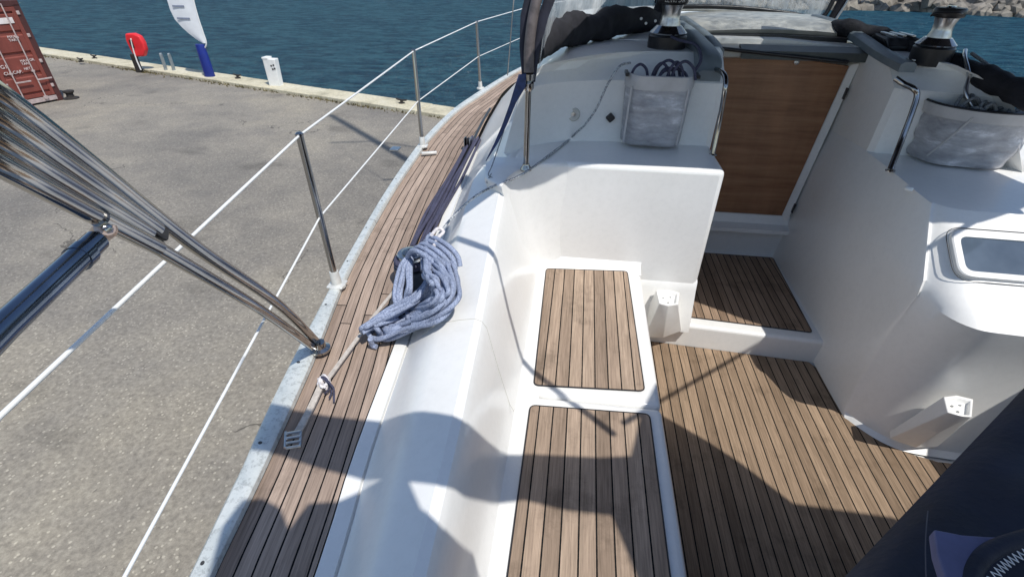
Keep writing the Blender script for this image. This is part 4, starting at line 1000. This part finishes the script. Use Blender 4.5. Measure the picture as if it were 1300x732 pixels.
def text(s,size,m4,mat,parent,name='lettering'):
    cu=bpy.data.curves.new('t','FONT'); cu.body=s; cu.size=size; cu.extrude=.001; cu.space_line=.9
    to=bpy.data.objects.new('t',cu); col.objects.link(to); bpy.context.view_layer.update()
    me=bpy.data.meshes.new_from_object(to); bpy.data.objects.remove(to)
    me.transform(m4); me.materials.append(mat); o=bpy.data.objects.new(name,me); col.objects.link(o); o.parent=parent; return o
def dm(y,z): # door lettering: text x -> +y, text y -> +z, normal +x
    return Matrix(((0,0,1,.004),(1,0,0,y),(0,1,0,z),(0,0,0,1)))
text('G1',.13,dm(-1.10,1.02),M['plate'],ct); text('CU. CAP.',.11,dm(-1.10,.86),M['plate'],ct)
text('MAX. GR.\nTARE',.085,dm(-.60,1.12),M['plate'],ct); text('NET',.085,dm(-.60,.92),M['plate'],ct)
text('22G1',.12,dm(-1.02,1.78),M['plate'],ct); text('MAX.\nTARE',.09,dm(-.62,1.72),M['plate'],ct)
cb_('plate','plate',[((.0,-.95,2.06),(.006,-.30,2.20))]) 
bk=tag(empty('mooring_bollard',c0+Vector((.10,.16,0))),'small dark iron bollard at the foot of the container','bollard')
disc('post',c0+Vector((.10,.16,0)),(0,0,1),[(.20,0),(.20,.03),(.10,.06),(.09,.14),(.14,.19),(.14,.23),(.05,.25)],'darkiron',bk,18)
# life ring station
p=W(176,92,Q); p.z=Q
lr=tag(empty('lifebuoy_station',p),'red lifebuoy housing on a short dark post at the quay edge','lifebuoy')
def Yp(px,py,y): return WY(px,py,y)
yy=p.y
bm=bmesh.new(); box(bm,(-.11,-.05,0),(.11,.05,.62),Matrix.Translation(p+Vector((.06,0,0)))); link('post',bm,M['darkiron'],lr,bev=.01)
sh=[(158,43),(168,42.5),(176,46),(181,54),(184,64),(182,72),(173,72.5),(168,69),(163,60),(159,51)]
bm=bmesh.new(); A=[Yp(x,y,yy-.05) for x,y in sh]; loft(bm,[[a+Vector((0,.2,0)) for a in A],[a for a in A]]); link('housing',bm,M['red'],lr,bev=.05,seg=4)
tubeobj('line',[Yp(166,49,yy-.07),Yp(168,58,yy-.08),Yp(170,66,yy-.07),Yp(174,78,yy-.07),Yp(179,89,yy-.07)],.022,M['wire'],lr,8)
bm=bmesh.new(); box(bm,(-.03,-.01,-.13),(.10,.01,.13),Matrix.Translation(Yp(166,56,yy-.075))); link('sticker',bm,M['darkiron'],lr,bev=.005)
# quay ladder
p=W(214,90,Q+.1); ld=tag(empty('quay_ladder',p),'pair of galvanised ladder hoops rising over the quay edge','ladder')
for dx in (-.16,.16):
    b_=p+Vector((dx,.12,-1.2)); bm=bmesh.new(); tube(bm,cr([b_,b_+Vector((0,0,1.2)),b_+Vector((0,0,1.70)),b_+Vector((0,-.03,1.74)),b_+Vector((0,-.06,1.70)),b_+Vector((0,-.06,1.2))],5),.035,8); link('rail',bm,M['galv'],ld,angle=60)
for z in (.2,.5,.8): tubeobj('rung',[p+Vector((-.16,.12,z-1.2)),p+Vector((.16,.12,z-1.2))],.02,M['galv'],ld)
# feather flag
p=W(268,101,Q+.0); ff=tag(empty('feather_flag',p),'white feather flag on a tall royal blue base cover at the quay edge','flag')
yy=p.y; dv=Vector((0,.11,0))
bc=[(260,103),(276,101),(274,92),(263,57),(249,57),(253,72)]
bm=bmesh.new(); rg=[]
for z,r in ((0,.17),(.05,.18),(.6,.17),(1.10,.155),(1.12,.15)):
    c=Vector((p.x-.02*z,p.y,Q+z)); rg.append([c+Vector((r*math.cos(a)*1.0,r*math.sin(a)*.8,0)) for a in [2*math.pi*i/20 for i in range(20)]])
loft(bm,rg); link('base_cover',bm,M['blue'],ff,angle=50)
k=lambda x,y:Yp(x,y,yy)
# sail: outline in the XZ plane, curved fabric with real thickness and slight belly
lft=[(257,55),(249,50),(240,43),(231,35),(222,25),(216,13),(212,0),(209,-14),(207,-30)]; rgt=[(262,55),(261,49),(258,42),(256,34),(252,24),(249,13),(246,2),(243,-12),(240,-28)]
bm=bmesh.new(); rgA=[]
for (a,b_),(c,d) in zip(lft,rgt):
    A=k(a,b_); B=k(c,d); row=[A.lerp(B,t)+Vector((0,-.03*math.sin(math.pi*t),0)) for t in (0,.2,.4,.6,.8,1)]
    rgA.append(row+[q+Vector((0,.012,0)) for q in row[::-1]])
A=rgA[-1]; tipz=1.1
for s in (1,2,3):
    rgA.append([q+Vector((.05*s*s*.6+ (q.x-A[0].x)*(-.22*s),0,.55*s)) for q in A])
loft(bm,rgA); link('flag_cloth',bm,M['flagcloth'],ff,angle=60)
tubeobj('pole',[Vector((p.x-.02,yy+.02,Q+.9)),k(262,56),k(258,42),k(252,24),k(246,2),k(239,-30),k(239,-30)+Vector((.1,0,1.2)),k(239,-30)+Vector((-.3,0,1.9))],.022,M['wire'],ff,8,sm=5)
for (a,b_,c,d) in ((226,23.5,242,23),(220,8,235,8.5)):
    A=k(a,b_)+Vector((0,-.045,0)); B=k(c,d)+Vector((0,-.045,0)); bm=bmesh.new(); box(bm,(A.x,A.y-.004,A.z-.02),(B.x,A.y+.004,A.z+.03)); link('printed_line',bm,M['flagprint'],ff)
# white quay post
p=W(352,112,Q); wp=tag(empty('quay_post',p),'white square quay post with small dark marks at its top','post')
bm=bmesh.new(); rg=[]
for z,w1,w2 in ((0,.185,.12),(.86,.20,.13),(.90,.205,.135)): rg.append([Vector((p.x+a*w1,p.y+b_*w2,Q+z)) for a,b_ in ((-1,-1),(1,-1),(1,1),(-1,1))])
loft(bm,rg); link('pillar',bm,M['white'],wp,bev=.02)
bm=bmesh.new(); box(bm,(p.x-.21,p.y-.145,Q+.90),(p.x-.02,p.y+.145,Q+.95)); link('cap',bm,M['white'],wp,bev=.01)
for dx,dz in ((.03,.68),(.11,.70),(.06,.58),(.13,.60)):
    bm=bmesh.new(); box(bm,(p.x+dx,p.y-.140,Q+dz),(p.x+dx+.05,p.y-.126,Q+dz+.05)); link('mark',bm,M['black'],wp,bev=.004)
# mooring rings on the coping
lab=['mooring cleat on the coping between the container and the lifebuoy','tiny mooring cleat on the coping just right of the container','mooring cleat on the coping between the blue base and the white post','mooring cleat on the coping seen behind the second stanchion']
for (x,y),lb in zip(((120,74),(103,78),(302,99),(510,131)),lab):
    p=W(x,y,Q+.11); ml=tag(empty('mooring_cleat',p),'dark iron '+lb,'cleat','mooring cleats along the quay edge')
    bm=bmesh.new(); tube(bm,cr([p+ux*-.18+Vector((0,0,.11)),p+ux*-.08+Vector((0,0,.09)),p+ux*.08+Vector((0,0,.09)),p+ux*.18+Vector((0,0,.11))],4),.026,8); link('horns',bm,M['darkiron'],ml,angle=60)
    bm=bmesh.new(); lathe(bm,[(.09,-.02),(.09,.02),(.04,.03),(.04,.085)],p,14); link('stem',bm,M['darkiron'],ml)
# weeds and grit along the inside of the coping
bm=bmesh.new(); rnd=random.Random(9)
for i in range(900):
    a=rnd.choice([rnd.gauss(-14,1.3),rnd.gauss(-6.5,.8),rnd.gauss(-1.5,1.6),rnd.uniform(-20,10),rnd.gauss(3.5,1.2)]); b_=-.42-abs(rnd.gauss(0,.10)); p=qp(a,b_,Q)
    h=rnd.uniform(.02,.09); d=Vector((rnd.uniform(-1,1),rnd.uniform(-1,1),0))*.05; w_=Vector((rnd.uniform(-1,1),rnd.uniform(-1,1),0))*.03
    bm.faces.new([bm.verts.new(q) for q in (p-w_,p+w_,p+d+Vector((0,0,h)))])
tag(link('weeds',bm,simple('dry weeds',(.12,.10,.045),.9,0,.4,3)),kind='stuff')
# ================================================================= CAMERA, LIGHT, WORLD
cam=bpy.data.cameras.new('Camera'); co_=bpy.data.objects.new('Camera',cam); col.objects.link(co_)
# camera axes expressed in world: right, up, back
right=Vector((eXc.x,eYc.x,eZc.x)); down=Vector((eXc.y,eYc.y,eZc.y)); fwd=Vector((eXc.z,eYc.z,eZc.z))
m=Matrix.Identity(4)
for i in range(3): m[i][0]=right[i]; m[i][1]=-down[i]; m[i][2]=-fwd[i]
m[2][3]=CZ
co_.matrix_world=m; cam.sensor_fit='HORIZONTAL'; cam.sensor_width=36; cam.lens=F/1300*36; cam.clip_start=.02; cam.clip_end=8000
scene.camera=co_
EL,AZ=R(60),R(45)           # shadows run towards (-x,+y)
sun=bpy.data.lights.new('Sun','SUN'); sun.energy=4.0; sun.angle=R(.53); sun.color=(1,.965,.90)
so=bpy.data.objects.new('Sun',sun); col.objects.link(so)
sd=Vector((math.sin(AZ)*math.cos(EL),-math.cos(AZ)*math.cos(EL),math.sin(EL)))   # towards the sun
so.rotation_euler=(-sd).to_track_quat('-Z','Y').to_euler(); so.location=(0,0,30)
w=bpy.data.worlds.new('World'); scene.world=w; w.use_nodes=True; nt=w.node_tree; bg=nt.nodes['Background']
sky=nt.nodes.new('ShaderNodeTexSky'); sky.sky_type='NISHITA'; sky.sun_disc=False; sky.sun_elevation=EL
sky.sun_rotation=math.atan2(sd.x,sd.y)
sky.ozone_density=1.2; sky.dust_density=.5
nt.links.new(sky.outputs[0],bg.inputs[0]); bg.inputs[1].default_value=.14
vs=scene.view_settings; vs.view_transform='Standard'; vs.look='None'; vs.gamma=1; vs.exposure=.04; vs.use_curve_mapping=False
scene.render.resolution_x=1024; scene.render.resolution_y=576
scene.cycles.max_bounces=8
